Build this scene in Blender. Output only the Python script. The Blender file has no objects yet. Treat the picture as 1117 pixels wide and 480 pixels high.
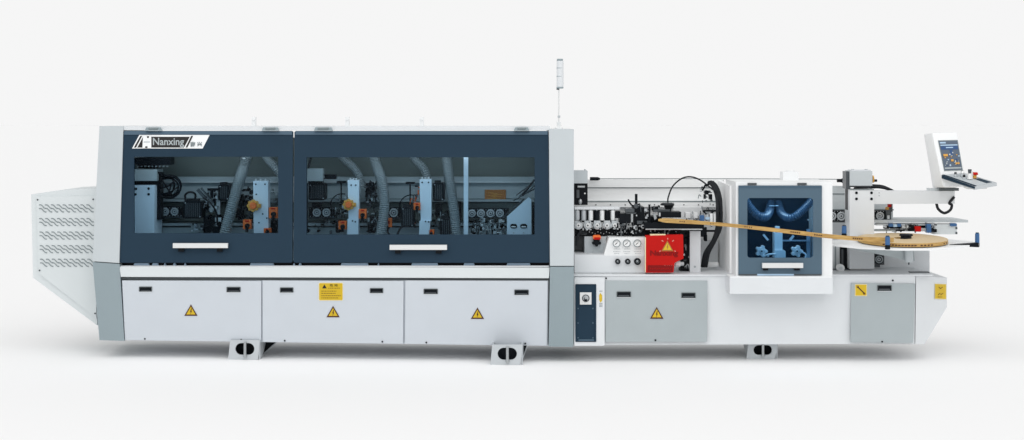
import bpy, bmesh, math, random
from mathutils import Vector
random.seed(7)
sc = bpy.context.scene
C = sc.collection
# ------------------------------------------------------------------ camera model used to author in metres from photo pixels
D, F, HY, CX = 13.0, 1690.0, 133.0, 558.5
H = (398 - HY) * D / F                     # lens height above the floor
def W(px, py, y):
    y = y + max(0.0, 600 - px) * 0.0005    # the long cabinet stands a little askew
    k = (D + y) / F
    return Vector(((px - CX) * k, y, H - (py - HY) * k))
def S(px, y=0.3): return px * (D + y) / F  # pixel length -> metres

cam_d = bpy.data.cameras.new('camera'); cam = bpy.data.objects.new('camera', cam_d); C.objects.link(cam)
cam.location = (0, -D, H); cam.rotation_euler = (math.pi/2, 0, 0)
cam_d.sensor_width = 36; cam_d.lens = 36 * F / 1117; cam_d.shift_y = -(240 - HY) / 1117
cam_d.clip_end = 2000; sc.camera = cam

# ------------------------------------------------------------------ materials
M = {}
def nodes(name):
    m = bpy.data.materials.new(name); m.use_nodes = True
    M[name] = m
    return m, m.node_tree.nodes, m.node_tree.links
def paint(name, col, rough=0.45, spec=0.35, metal=0.0, var=0.05, bump=0.02, scale=60, coat=0.0):
    m, n, l = nodes(name)
    b = n['Principled BSDF']
    b.inputs['Roughness'].default_value = rough
    b.inputs['Specular IOR Level'].default_value = spec
    b.inputs['Metallic'].default_value = metal
    b.inputs['Coat Weight'].default_value = coat
    tc = n.new('ShaderNodeTexCoord')
    nz = n.new('ShaderNodeTexNoise'); nz.inputs['Scale'].default_value = 3.0; nz.inputs['Detail'].default_value = 5
    l.new(tc.outputs['Object'], nz.inputs['Vector'])
    mx = n.new('ShaderNodeMix'); mx.data_type = 'RGBA'
    a = [c * (1 - var) for c in col] + [1]; z = [min(1, c * (1 + var)) for c in col] + [1]
    mx.inputs['A'].default_value = a; mx.inputs['B'].default_value = z
    l.new(nz.outputs['Fac'], mx.inputs['Factor']); l.new(mx.outputs['Result'], b.inputs['Base Color'])
    n2 = n.new('ShaderNodeTexNoise'); n2.inputs['Scale'].default_value = scale; n2.inputs['Detail'].default_value = 3
    l.new(tc.outputs['Object'], n2.inputs['Vector'])
    bp = n.new('ShaderNodeBump'); bp.inputs['Strength'].default_value = bump; bp.inputs['Distance'].default_value = 0.01
    l.new(n2.outputs['Fac'], bp.inputs['Height']); l.new(bp.outputs['Normal'], b.inputs['Normal'])
    r = n.new('ShaderNodeMapRange'); r.inputs['To Min'].default_value = max(0.05, rough - 0.08); r.inputs['To Max'].default_value = min(1, rough + 0.08)
    l.new(n2.outputs['Fac'], r.inputs['Value']); l.new(r.outputs['Result'], b.inputs['Roughness'])
    return m
paint('white_paint', (0.665, 0.69, 0.71), var=0.04)
paint('bright_white', (0.80, 0.815, 0.82), var=0.02)
paint('door_white', (0.565, 0.605, 0.65), var=0.04, rough=0.35, spec=0.45)
paint('rear_white_lifted', (0.88, 0.89, 0.89), var=0.02)  # white raised in colour to make up for the shade of the recess
paint('pillar_grey', (0.48, 0.52, 0.54), var=0.03)
paint('mid_grey', (0.27, 0.33, 0.355), var=0.03)
paint('panel_grey', (0.36, 0.405, 0.42), var=0.09, rough=0.33, spec=0.5)
paint('cover_grey', (0.62, 0.66, 0.67), var=0.03)
paint('slot_grey', (0.20, 0.235, 0.245))
paint('inner_grey', (0.36, 0.41, 0.43), var=0.1)
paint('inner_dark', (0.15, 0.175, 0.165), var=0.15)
paint('seam_dark', (0.10, 0.115, 0.12))
paint('navy', (0.016, 0.036, 0.059), rough=0.5, spec=0.10, var=0.05)
paint('navy_edge', (0.055, 0.10, 0.145), rough=0.4, spec=0.3)  # navy lightened in colour, as if lit, for the hood's top bend
paint('navy_light', (0.075, 0.125, 0.17), rough=0.4, spec=0.3)
paint('black', (0.004, 0.006, 0.009), rough=0.4, spec=0.12, var=0.3)
paint('rubber', (0.012, 0.014, 0.017), rough=0.5, spec=0.2, var=0.3)
paint('dark_metal', (0.05, 0.06, 0.068), rough=0.35, spec=0.5, var=0.3)
paint('steel', (0.42, 0.44, 0.45), rough=0.32, metal=0.85, var=0.15)
paint('alu', (0.72, 0.73, 0.73), rough=0.35, metal=0.5, var=0.03, bump=0.0)
paint('alu_dull', (0.5, 0.53, 0.55), rough=0.5, metal=0.3, var=0.12)
paint('unit_blue', (0.66, 0.76, 0.85), rough=0.4, spec=0.4, var=0.06)
paint('hose', (0.22, 0.25, 0.26), rough=0.35, spec=0.6, var=0.2, bump=0.1)
paint('hose_navy', (0.035, 0.07, 0.12), rough=0.25, spec=0.9, var=0.3, bump=0.2)
paint('orange', (0.85, 0.17, 0.03), rough=0.4)
paint('amber', (0.66, 0.34, 0.06), rough=0.4)
paint('red', (0.46, 0.010, 0.008), rough=0.5, spec=0.08, var=0.06)
paint('red_dark', (0.20, 0.008, 0.008), rough=0.5, spec=0.1)
paint('label_cream', (0.80, 0.72, 0.45), rough=0.5)
paint('yellow', (0.62, 0.42, 0.015), rough=0.45, var=0.05)
paint('ink', (0.012, 0.011, 0.010), rough=0.5)
paint('ink_brown', (0.07, 0.02, 0.01), rough=0.5)
paint('plate_brown', (0.36, 0.14, 0.035), rough=0.5, var=0.15)
paint('blue_plastic', (0.04, 0.12, 0.28), rough=0.4)
paint('pale_blue', (0.40, 0.56, 0.72), rough=0.35)
paint('screen_bg', (0.085, 0.115, 0.16), rough=0.2)
paint('screen_blue', (0.02, 0.07, 0.19), rough=0.2)
paint('wood_top', (0.62, 0.47, 0.26), rough=0.5, var=0.1)
# tape wound on edge: thin concentric layers
m, n, l = nodes('tape')
b = n['Principled BSDF']; b.inputs['Roughness'].default_value = 0.5
tc = n.new('ShaderNodeTexCoord'); mp = n.new('ShaderNodeMapping'); mp.inputs['Scale'].default_value = (3, 3, 40)
nz = n.new('ShaderNodeTexNoise'); nz.inputs['Scale'].default_value = 4; nz.inputs['Detail'].default_value = 6
l.new(tc.outputs['Object'], mp.inputs['Vector']); l.new(mp.outputs['Vector'], nz.inputs['Vector'])
cr = n.new('ShaderNodeValToRGB')
cr.color_ramp.elements[0].position = 0.35; cr.color_ramp.elements[0].color = (0.36, 0.20, 0.05, 1)
cr.color_ramp.elements[1].position = 0.65; cr.color_ramp.elements[1].color = (0.55, 0.35, 0.11, 1)
l.new(nz.outputs['Fac'], cr.inputs['Fac']); l.new(cr.outputs['Color'], b.inputs['Base Color'])
# coil face: concentric rings
m, n, l = nodes('coil_face')
b = n['Principled BSDF']; b.inputs['Roughness'].default_value = 0.55
tc = n.new('ShaderNodeTexCoord'); wv = n.new('ShaderNodeTexWave'); wv.wave_type = 'RINGS'; wv.rings_direction = 'Z'
wv.inputs['Scale'].default_value = 26; wv.inputs['Distortion'].default_value = 0.6; wv.inputs['Detail'].default_value = 2
l.new(tc.outputs['Object'], wv.inputs['Vector'])
cr = n.new('ShaderNodeValToRGB')
cr.color_ramp.elements[0].color = (0.56, 0.42, 0.24, 1); cr.color_ramp.elements[1].color = (0.68, 0.54, 0.34, 1)
l.new(wv.outputs['Fac'], cr.inputs['Fac']); l.new(cr.outputs['Color'], b.inputs['Base Color'])
def glass(name, tint, refl=0.04):
    m, n, l = nodes(name)
    n.remove(n['Principled BSDF'])
    t = n.new('ShaderNodeBsdfTransparent'); t.inputs['Color'].default_value = (*tint, 1)
    g = n.new('ShaderNodeBsdfGlossy'); g.inputs['Roughness'].default_value = 0.08; g.inputs['Color'].default_value = (0.8, 0.9, 1, 1)
    fr = n.new('ShaderNodeLayerWeight'); fr.inputs['Blend'].default_value = 0.03
    mr = n.new('ShaderNodeMapRange'); mr.inputs['To Min'].default_value = refl * 0.4; mr.inputs['To Max'].default_value = 0.3
    l.new(fr.outputs['Fresnel'], mr.inputs['Value'])
    x = n.new('ShaderNodeMixShader')
    l.new(mr.outputs['Result'], x.inputs['Fac']); l.new(t.outputs[0], x.inputs[1]); l.new(g.outputs[0], x.inputs[2])
    l.new(x.outputs[0], n['Material Output'].inputs['Surface'])
glass('tinted_glass', (0.72, 0.81, 0.86), 0.004)
glass('blue_glass', (0.58, 0.75, 0.87), 0.005)

# ------------------------------------------------------------------ mesh builder
def rrect(x0, y0, x1, y1, r, n=4):
    pts = []
    for cx, cy, a0 in ((x1-r, y0+r, -90), (x1-r, y1-r, 0), (x0+r, y1-r, 90), (x0+r, y0+r, 180)):
        for i in range(n+1):
            a = math.radians(a0 + 90*i/n)
            pts.append((cx + r*math.cos(a), cy + r*math.sin(a)))
    return pts
def spline(pts, n=8):
    P = [Vector(p) for p in pts]
    if len(P) < 3: return P
    P = [P[0]*2-P[1]] + P + [P[-1]*2-P[-2]]
    out = []
    for i in range(1, len(P)-2):
        a, b, c, d = P[i-1], P[i], P[i+1], P[i+2]
        for k in range(n):
            t = k/n
            out.append(0.5*((2*b) + (c-a)*t + (2*a-5*b+4*c-d)*t*t + (3*b-a-3*c+d)*t**3))
    out.append(P[-2]); return out
class MB:
    def __init__(s): s.bm = bmesh.new(); s.mats = []; s.cur = 0; s.smooth = True
    def m(s, name):
        if name not in s.mats: s.mats.append(name)
        s.cur = s.mats.index(name); return s
    def _add(s, tmp, bev=0, seg=2):
        if bev > 0:
            es = [e for e in tmp.edges if len(e.link_faces) == 2 and e.calc_face_angle(0) > 0.5]
            bmesh.ops.bevel(tmp, geom=es, offset=bev, segments=seg, affect='EDGES', profile=0.5, clamp_overlap=True)
        bmesh.ops.recalc_face_normals(tmp, faces=tmp.faces)
        vm = {v: s.bm.verts.new(v.co) for v in tmp.verts}
        for f in tmp.faces:
            try: g = s.bm.faces.new([vm[v] for v in f.verts])
            except ValueError: continue
            g.material_index = s.cur; g.smooth = True
        tmp.free()
    def prism(s, front, back, bev=0.003, seg=2):
        t = bmesh.new()
        a = [t.verts.new(p) for p in front]; b = [t.verts.new(p) for p in back]
        t.faces.new(a); t.faces.new(list(reversed(b)))
        k = len(a)
        for i in range(k): t.faces.new((a[i], b[i], b[(i+1) % k], a[(i+1) % k]))
        s._add(t, bev, seg); return s
    def poly(s, pts, y, d, bev=0.003, seg=2):
        ys = [y(p[1]) if callable(y) else (y[i] if isinstance(y, (list, tuple)) else y) for i, p in enumerate(pts)]
        f = [W(p[0], p[1], yy) for p, yy in zip(pts, ys)]
        return s.prism(f, [v + Vector((0, d, 0)) for v in f], bev, seg)
    def box(s, x0, y0, x1, y1, y, d, bev=0.003):
        return s.poly([(x0, y0), (x1, y0), (x1, y1), (x0, y1)], y, d, bev)
    def ring(s, outer, inner, y, d):
        fy = y if callable(y) else (lambda q: y)
        t = bmesh.new(); k = len(outer); dv = Vector((0, d, 0))
        A = [W(p[0], p[1], fy(p[1])) for p in outer]; B = [W(p[0], p[1], fy(p[1])) for p in inner]
        a = [t.verts.new(p) for p in A]; b = [t.verts.new(p) for p in B]
        a2 = [t.verts.new(p + dv) for p in A]; b2 = [t.verts.new(p + dv) for p in B]
        for i in range(k):
            j = (i+1) % k
            t.faces.new((a[i], a[j], b[j], b[i])); t.faces.new((a2[i], b2[i], b2[j], a2[j]))
            t.faces.new((a[i], a2[i], a2[j], a[j])); t.faces.new((b[i], b[j], b2[j], b2[i]))
        s._add(t, 0); return s
    def loops(s, rings, cap=True):
        t = bmesh.new(); R = [[t.verts.new(p) for p in r] for r in rings]; k = len(R[0])
        for q in range(len(R)-1):
            for i in range(k): t.faces.new((R[q][i], R[q][(i+1) % k], R[q+1][(i+1) % k], R[q+1][i]))
        if cap: t.faces.new(R[0]); t.faces.new(R[-1])
        s._add(t, 0); return s
    def cyl(s, c0, c1, r0, r1=None, seg=20, ch=True):
        r1 = r0 if r1 is None else r1
        ax = (c1 - c0).normalized(); u = ax.orthogonal().normalized(); v = ax.cross(u); L = (c1-c0).length
        def rg(c, r): return [c + u*r*math.cos(2*math.pi*i/seg) + v*r*math.sin(2*math.pi*i/seg) for i in range(seg)]
        e = min(0.12*min(r0, r1), L*0.2) if ch else 0
        rings = [rg(c0, r0-e), rg(c0+ax*e, r0), rg(c1-ax*e, r1), rg(c1, r1-e)] if e > 0 else [rg(c0, r0), rg(c1, r1)]
        return s.loops(rings)
    def cy(s, px, py, r, y, d, seg=20, r2=None):          # axis towards the camera, front face at y
        c = W(px, py, y); return s.cyl(c, c + Vector((0, d, 0)), S(r, y), None if r2 is None else S(r2, y), seg)
    def cx(s, x0, x1, py, r, y, seg=16): return s.cyl(W(x0, py, y), W(x1, py, y), S(r, y), seg=seg)
    def cz(s, px, y0, y1, r, y, r2=None, seg=16):
        a = W(px, y0, y); b = W(px, y1, y); b.x = a.x; b.y = a.y; return s.cyl(a, b, S(r, y), None if r2 is None else S(r2, y), seg)
    def tube(s, pts, r, seg=10, corr=0, n=8, raw=False):
        P = spline([W(*p) for p in pts] if not raw else pts, n)
        if corr:                                         # resample evenly for ribs
            L = [0]
            for i in range(1, len(P)): L.append(L[-1] + (P[i]-P[i-1]).length)
            step = S(corr)/4; N = max(8, int(L[-1]/step)); Q = []; j = 0
            for q in range(N+1):
                d = L[-1]*q/N
                while j < len(L)-2 and L[j+1] < d: j += 1
                t = (d-L[j])/max(1e-9, L[j+1]-L[j]); Q.append(P[j].lerp(P[j+1], t))
            P = Q
        rad = S(r, pts[0][2] if not raw else 0.3); rings = []; u = None
        for i, p in enumerate(P):
            tg = (P[min(i+1, len(P)-1)] - P[max(i-1, 0)]).normalized()
            u = tg.orthogonal().normalized() if u is None else (u - tg*u.dot(tg)).normalized()
            v = tg.cross(u); rr = rad*((0.9, 0.96, 1.06, 0.96)[i % 4]) if corr else rad
            rings.append([p + u*rr*math.cos(2*math.pi*k/seg) + v*rr*math.sin(2*math.pi*k/seg) for k in range(seg)])
        return s.loops(rings)
    def torus(s, px, py, R, r, y, a0=0, a1=360, seg=28):
        pts = [(px + R*math.cos(math.radians(a0+(a1-a0)*i/seg)), py + R*math.sin(math.radians(a0+(a1-a0)*i/seg)), y) for i in range(seg+1)]
        return s.tube(pts, r, seg=8, n=1)
    def ball(s, px, py, r, y, sx=1, sz=1):
        t = bmesh.new(); bmesh.ops.create_uvsphere(t, u_segments=16, v_segments=10, radius=S(r, y))
        c = W(px, py, y)
        for v in t.verts: v.co = Vector((v.co.x*sx, v.co.y, v.co.z*sz)) + c
        s._add(t); return s
    def strip(s, a, b, w, y, d=0.002):                    # thin straight mark between two pixels
        dx, dy = b[0]-a[0], b[1]-a[1]; L = math.hypot(dx, dy); nx, ny = -dy/L*w/2, dx/L*w/2
        return s.poly([(a[0]+nx, a[1]+ny), (b[0]+nx, b[1]+ny), (b[0]-nx, b[1]-ny), (a[0]-nx, a[1]-ny)], y, d, 0)
    def text(s, txt, px, py, hpx, y, wpx=None, shear=0.0, bold=0.0):
        cu = bpy.data.curves.new('t', 'FONT'); cu.body = txt; cu.size = 1; cu.shear = shear; cu.offset = bold; cu.resolution_u = 3
        cu.extrude = 0.02
        o = bpy.data.objects.new('t', cu); C.objects.link(o)
        dg = bpy.context.evaluated_depsgraph_get(); me = o.evaluated_get(dg).to_mesh()
        t = bmesh.new(); t.from_mesh(me)
        xs = [v.co.x for v in t.verts]; ys = [v.co.y for v in t.verts]
        x0, x1, y0, y1 = min(xs), max(xs), min(ys), max(ys)
        kz = hpx/(y1-y0); kx = wpx/(x1-x0) if wpx else kz
        fy = y if callable(y) else (lambda q: y)
        for v in t.verts:
            q = py - (v.co.y-y0)*kz
            v.co = W(px + (v.co.x-x0)*kx, q, fy(q) - (0.001 if v.co.z > 0 else 0))
        s._add(t); o.evaluated_get(dg).to_mesh_clear()
        bpy.data.objects.remove(o); bpy.data.curves.remove(cu); return s
    def build(s, name, parent=None, mat=None, angle=35):
        if mat: s.mats = [mat] + [x for x in s.mats if x != mat] if not s.mats else s.mats
        me = bpy.data.meshes.new(name)
        bb = [v.co for v in s.bm.verts]
        lo = Vector([min(v[i] for v in bb) for i in range(3)]); hi = Vector([max(v[i] for v in bb) for i in range(3)])
        c = Vector(((lo.x+hi.x)/2, (lo.y+hi.y)/2, lo.z))
        for v in s.bm.verts: v.co = v.co - c
        s.bm.to_mesh(me); s.bm.free()
        for q in s.mats: me.materials.append(M[q])
        me.set_sharp_from_angle(angle=math.radians(angle))
        o = bpy.data.objects.new(name, me); C.objects.link(o)
        org = Vector(parent['_o']) if parent is not None else Vector((0, 0, 0))
        o.location = c - org; o.parent = parent; o['_o'] = tuple(c)
        return o
def empty(name, loc):
    o = bpy.data.objects.new(name, None); C.objects.link(o); o.location = loc; o['_o'] = tuple(loc); o.empty_display_size = 0.2; return o
def B(mat): return MB().m(mat)
def clone(o, px0, py0, px1, py1, y):
    "copy a part and its children, moved from one photo spot to another"
    c = o.copy(); C.objects.link(c); c.parent = o.parent
    d = W(px1, py1, y) - W(px0, py0, y); c.location = o.location + d
    c['_o'] = tuple(Vector(o['_o']) + d)
    for ch in o.children:
        g = ch.copy(); C.objects.link(g); g.parent = c; g['_o'] = tuple(Vector(ch['_o']) + d)
    return c

# ------------------------------------------------------------------ floor and studio light
t = B(None) if False else MB()
m, n, l = nodes('studio_floor')
b = n['Principled BSDF']; b.inputs['Base Color'].default_value = (0.882, 0.882, 0.882, 1); b.inputs['Roughness'].default_value = 0.9; b.inputs['Specular IOR Level'].default_value = 0.0
t.m('studio_floor')
tb = bmesh.new(); R_ = 900
tb.faces.new([tb.verts.new(p) for p in ((-R_, -R_, 0), (R_, -R_, 0), (R_, R_, 0), (-R_, R_, 0))]); t._add(tb)
fl = t.build('floor'); fl['kind'] = 'structure'

wd = bpy.data.worlds.new('World'); sc.world = wd; wd.use_nodes = True
n, l = wd.node_tree.nodes, wd.node_tree.links
bg = n['Background']; tc = n.new('ShaderNodeTexCoord'); sp = n.new('ShaderNodeSeparateXYZ')
l.new(tc.outputs['Generated'], sp.inputs[0])
# broad soft boxes overhead and behind the camera
up = n.new('ShaderNodeMapRange'); up.interpolation_type = 'SMOOTHSTEP'
up.inputs['From Min'].default_value = 0.16; up.inputs['From Max'].default_value = 0.8; up.inputs['To Min'].default_value = 0; up.inputs['To Max'].default_value = 1
l.new(sp.outputs['Z'], up.inputs['Value'])
fr = n.new('ShaderNodeMapRange'); fr.interpolation_type = 'SMOOTHSTEP'
fr.inputs['From Min'].default_value = 0.35; fr.inputs['From Max'].default_value = -0.7; fr.inputs['To Min'].default_value = 0.0; fr.inputs['To Max'].default_value = 1
l.new(sp.outputs['Y'], fr.inputs['Value'])
mu = n.new('ShaderNodeMath'); mu.operation = 'MULTIPLY'; l.new(up.outputs[0], mu.inputs[0]); l.new(fr.outputs[0], mu.inputs[1])
ma = n.new('ShaderNodeMath'); ma.operation = 'MULTIPLY_ADD'; ma.inputs[1].default_value = 1.69; ma.inputs[2].default_value = 0.92
dk = n.new('ShaderNodeMath'); dk.operation = 'MULTIPLY_ADD'; dk.inputs[1].default_value = -0.48     # unseen upper world dimmed so the floor is lit mainly from the front
l.new(up.outputs[0], dk.inputs[0]); l.new(ma.outputs[0], dk.inputs[2])
l.new(mu.outputs[0], ma.inputs[0]); l.new(dk.outputs[0], bg.inputs['Strength'])
bg.inputs['Color'].default_value = (1, 1, 1, 1)
ld = bpy.data.lights.new('key_softbox', 'AREA'); ld.shape = 'RECTANGLE'; ld.size = 9; ld.size_y = 1.6; ld.energy = 70
lo = bpy.data.objects.new('key_softbox', ld); C.objects.link(lo); lo.location = (-1, -10, 4.4)
lo.rotation_euler = (Vector((0, 0.0, 0.8)) - lo.location).to_track_quat('-Z', 'Y').to_euler()
lo['kind'] = 'structure'
for nm, px, w_, e_ in (('hood_fill', 225, 1.1, 2.3), ('hood_fill', 458, 1.8, 3.8), ('hood_fill', 851, 0.4, 1.8)):  # unseen fill lights added to brighten the machinery behind the windows
    d_ = bpy.data.lights.new(nm, 'AREA'); d_.shape = 'RECTANGLE'; d_.size = w_; d_.size_y = 0.12; d_.energy = e_
    o_ = bpy.data.objects.new(nm, d_); C.objects.link(o_); o_['kind'] = 'structure'
    o_.location = W(px, 159 if px < 600 else 210, 0.30 if px < 600 else 0.06)
    o_.rotation_euler = (math.radians(28), 0, 0)
vs = sc.view_settings; vs.view_transform = 'Standard'; vs.look = 'None'; vs.exposure = 0; vs.gamma = 1

# ================================================================== THE MACHINE
mach = empty('edge_banding_machine', (0.2, 0.6, 0))
mach['label'] = 'long white and navy edge banding machine on short levelling feet'
mach['category'] = 'machine'

def yv(py): return 0.20*(290-py)/150.0             # sloping hood front
def yl(py): return 0.0 + 0.14*max(0, py-303)/70.0  # lower front leans back

# ---- end cover with vents
c = B('cover_grey')
c.poly([(34, 212), (70, 207), (106, 205.5), (106, 355), (36, 303)], 0.34, 0.62, 0.012, 3)
cov = c.build('end_cover', mach)
c = B('cover_grey'); c.poly([(39.5, 214.5), (105, 213.5), (105, 347.5), (42, 298)], 0.325, 0.03, 0.004); pn = c.build('vent_panel', cov)
for ry in (227.3, 242.2, 256.9, 271.8, 286.6):
    c = B('slot_grey')  # raised ribs whose dark colour stands in for the shade in the slots
    x = 43 + (ry-227)*0.02
    while x < 98:
        for dy in (-3.8, 0.2):
            pts = [(x-0.4, ry+dy, 0.3225), (x+2.2, ry+dy+0.2, 0.3225), (x+5.2, ry+dy+3.3, 0.3225), (x+7.4, ry+dy+3.7, 0.3225)]
            c.tube(pts, 0.52, seg=6, n=3)
        x += 6.45
    c.build('vent_slots', cov)
for x, y in ((40.8, 218), (101.5, 217.5), (43, 295), (103.5, 342)):
    B('dark_metal').cy(x, y, 0.9, 0.318, 0.01, 10).build('screw', cov)

# ---- side pillars
c = B('pillar_grey'); c.poly([(108.5, 137.5), (134.5, 137.5), (130, 287), (101, 285)], lambda p: yv(p)-0.012, 0.95, 0.012, 3)
p1 = c.build('end_pillar', mach)
c = B('mid_grey'); c.poly([(101, 286), (130.3, 288), (135.5, 372), (108.5, 371)], lambda p: yl(p)-0.012, 0.9, 0.006, 2); c.build('lower_panel', p1)
c = B('pillar_grey'); c.poly([(598.8, 141), (626, 141), (626, 290), (600, 290)], lambda p: yv(p)-0.02, 0.95, 0.012, 3)
p2 = c.build('end_pillar', mach)
c = B('mid_grey'); c.poly([(600, 291), (626, 291), (625.5, 378.5), (598.5, 378)], lambda p: yl(p)-0.02, 0.9, 0.006, 2); c.build('lower_panel', p2)

# ---- roof
c = B('white_paint'); c.box(134, 137.6, 600, 142, 0.20, 0.9, 0.006)
roof = c.build('roof', mach)
for x in (276.5, 378.5, 460):
    b_ = B('bright_white'); b_.box(x-2.2, 127.5, x+2.2, 138.3, 0.85, 0.05); b_.cy(x, 130.5, 1.2, 0.84, 0.02, 12); b_.build('lifting_lug', roof)
for x0, x1 in ((158, 176), (285.5, 304), (342.5, 362.5), (560.5, 577.5)):
    b_ = B('mid_grey'); b_.poly([(x0, 142.6), (x0+1.5, 139), (x1-1.5, 139), (x1, 142.6)], 0.165, 0.05, 0.004)
    b_.m('slot_grey').cx(x0+4, x1-4, 140.2, 0.9, 0.16); b_.build('hinge', mach)

# ---- hoods with tinted windows
def hood(x0t, x1t, x0b, x1b, wx0, wx1, wy0, wy1, hx0, hx1, hy0, hy1):
    out = rrect(0, 0, 1, 1, 0.01)
    O = [((x0t+(x1t-x0t)*u)*(1-v) + (x0b+(x1b-x0b)*u)*v, 143+(286.6-143)*v) for u, v in out]
    I = rrect(wx0, wy0, wx1, wy1, 0.8)
    c = B('navy'); c.ring(O, I, yv, 0.03)
    c.m('navy_edge'); c.poly([(x0t+1.2, 142.8), (x1t-1, 142.8), (x1t-1, 147), (x0t+1, 147)], [yv(143)+0.0, yv(143)+0.0, yv(147)-0.006, yv(147)-0.006], 0.02, 0.002)  # lighter top strip: light on the upward bend put into the colour
    h = c.build('safety_hood', mach)
    c = B('tinted_glass'); c.poly([(wx0-1, wy0-1), (wx1+1, wy0-1), (wx1+1, wy1+1), (wx0-1, wy1+1)], lambda p: yv(p)+0.012, 0.004, 0); c.build('window_pane', h)
    yy = yv((hy0+hy1)/2)
    c = B('alu'); c.box(hx0, hy0, hx1, hy1, yy-0.06, 0.03, 0.010)
    c.m('black'); c.box(hx0+6, hy1-2, hx0+12, hy1+4, yy-0.035, 0.032); c.box(hx1-12, hy1-2, hx1-6, hy1+4, yy-0.035, 0.032)
    c.build('handle', h)
    return h
h1 = hood(134.2, 319.6, 130.6, 318.8, 146, 303.4, 171, 254.5, 188.5, 248.5, 265.4, 270.6)
h2 = hood(321.2, 598.3, 320.2, 599.4, 334.3, 583.2, 171.6, 256, 425, 487.5, 267.2, 272.6)
# name plate on the first hood
ny = lambda p: yv(p)-0.004
c = B('bright_white'); c.poly([(152, 147.2), (228.6, 147.2), (221, 162), (144, 162)], ny, 0.003, 0)
ny2 = lambda p: yv(p)-0.0055
c.m('ink'); c.poly([(153.1, 148.2), (156.6, 148.2), (149.6, 161), (146, 161)], ny2, 0.001, 0)
c.m('ink'); c.poly([(156.2, 149.2), (207, 149.2), (200.6, 161), (149.8, 161)], ny2, 0.001, 0)
ny3 = lambda p: yv(p)-0.007
c.m('bright_white'); c.poly([(155.2, 148.2), (156.4, 148.2), (149.4, 161.4), (148.2, 161.4)], ny3, 0.001, 0)
c.poly([(156, 148.2), (165, 148.2), (165, 161.6), (155.3, 161.6)], ny3, 0.001, 0)
ny4 = lambda p: yv(p)-0.0085
c.m('pillar_grey').poly([(157, 154.2), (163.6, 154.2), (163.4, 155.6), (156.8, 155.6)], ny4, 0.001, 0)
c.m('ink').poly([(160.2, 148.6), (162.6, 148.6), (162.2, 150.6), (160.6, 150.6)], ny4, 0.001, 0)
c.poly([(158.6, 159.6), (160.8, 159.6), (160.8, 161.4), (158.2, 161.4)], ny4, 0.001, 0)
c.m('ink').poly([(208.6, 148.2), (210.6, 148.2), (204.4, 160.8), (202.4, 160.8)], ny3, 0.001, 0)
c.m('panel_grey'); c.text('Nanxing', 166.8, 160.8, 10.4, ny3, wpx=34, bold=0.015)
c.m('slot_grey'); c.text('\u5357', 207.6, 160, 5.4, ny3, wpx=5.4, bold=.03); c.text('\u5174', 215.0, 159.6, 5, ny3, wpx=5.4, bold=.03)
npz = c.build('name_plate', h1)

# ---- ledge and lower body of the long cabinet
c = B('cover_grey'); c.poly([(130.4, 291), (599.5, 292), (598.7, 303.5), (131.8, 302)], 0.0, 0.16, 0.006)
c.m('white_paint'); c.box(131, 289.9, 599, 291.3, 0.02, 0.03, 0.002)
c.build('front_ledge', mach)
c = B('seam_dark'); c.poly([(132.2, 302.4), (598.6, 303.9), (598.2, 306.4), (132.6, 305)], 0.045, 0.02, 0.001)
c.m('door_white'); c.poly([(133, 306), (598.2, 306), (597.8, 377.3), (136, 371)], lambda p: yl(p)+0.024, 0.9, 0.004)
c.build('base_cabinet', mach)
# bits of bright plate glimpsed under the hoods
c = B('black'); c.box(132, 284.5, 599, 292, 0.085, 0.05)
c.m('pale_blue')
for x0, x1 in ((145, 163), (165, 173), (178, 181), (188, 192), (200, 203), (272, 299), (319, 322), (325, 329), (371, 402), (411, 414), (448, 478), (505, 518), (552, 579)):
    c.poly([(x0, 291), (x0+1.5, 287.2), (x1-1, 287.2), (x1, 291)], 0.055, 0.03, 0.002)
c.build('lower_rail', mach)
def latch(par, x0, y0, x1, y1, y):
    fy = y if callable(y) else (lambda q: y)
    Y = lambda e: (lambda q: fy(q)-e)
    c = B('seam_dark'); c.ring(rrect(x0, y0, x1, y1, 0.8), rrect(x0+0.8, y0+0.7, x1-0.8, y1-0.7, 0.4), Y(.006), 0.012)
    c.m('black').box(x0+0.6, y0+0.5, x1-0.6, y1-0.5, Y(.0025), 0.004, 0)
    c.m('dark_metal').box(x0+2, y0+4.0, x1-2, y1-0.9, Y(.004), 0.003, 0.001)
    c.m('white_paint').box(x0+0.4, y1-0.1, x1-0.4, y1+0.5, Y(.006), 0.008, 0.001)  # highlight along the lower rim put in as a white strip
    return c.build('latch', par)
def tri(par, cx, cy, w, h, y, bolt=True, name='warning_sign', rim='ink_brown'):
    fy = y if callable(y) else (lambda q: y)
    c = B(rim)
    def T(k, yy, dd):
        c.poly([(cx, cy-h*0.6*k), (cx+w/2*k, cy+h*0.4*k), (cx-w/2*k, cy+h*0.4*k)], yy, dd, 0)
    T(1.0, lambda q: fy(q)-0.003, 0.003)
    c.m('yellow'); T(0.70, lambda q: fy(q)-0.0045, 0.0015)
    c.m(rim); c.poly([(cx+0.3, cy-h*0.26), (cx+0.9, cy-h*0.26), (cx+0.5, cy-h*.02), (cx+1.1, cy-h*.02), (cx-0.5, cy+h*0.28), (cx-0.1, cy+0.05*h), (cx-0.9, cy+0.05*h)], lambda q: fy(q)-0.006, 0.0015, 0)
    return c.build(name, par)
doors = [((133.5, 284.8), (136.4, 284.8), (371, 373)), ((286.6, 440.2), (286.6, 439.6), (373.1, 375)), ((442.2, 597.2), (441.8, 596.4), (375.1, 377.1))]
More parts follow.
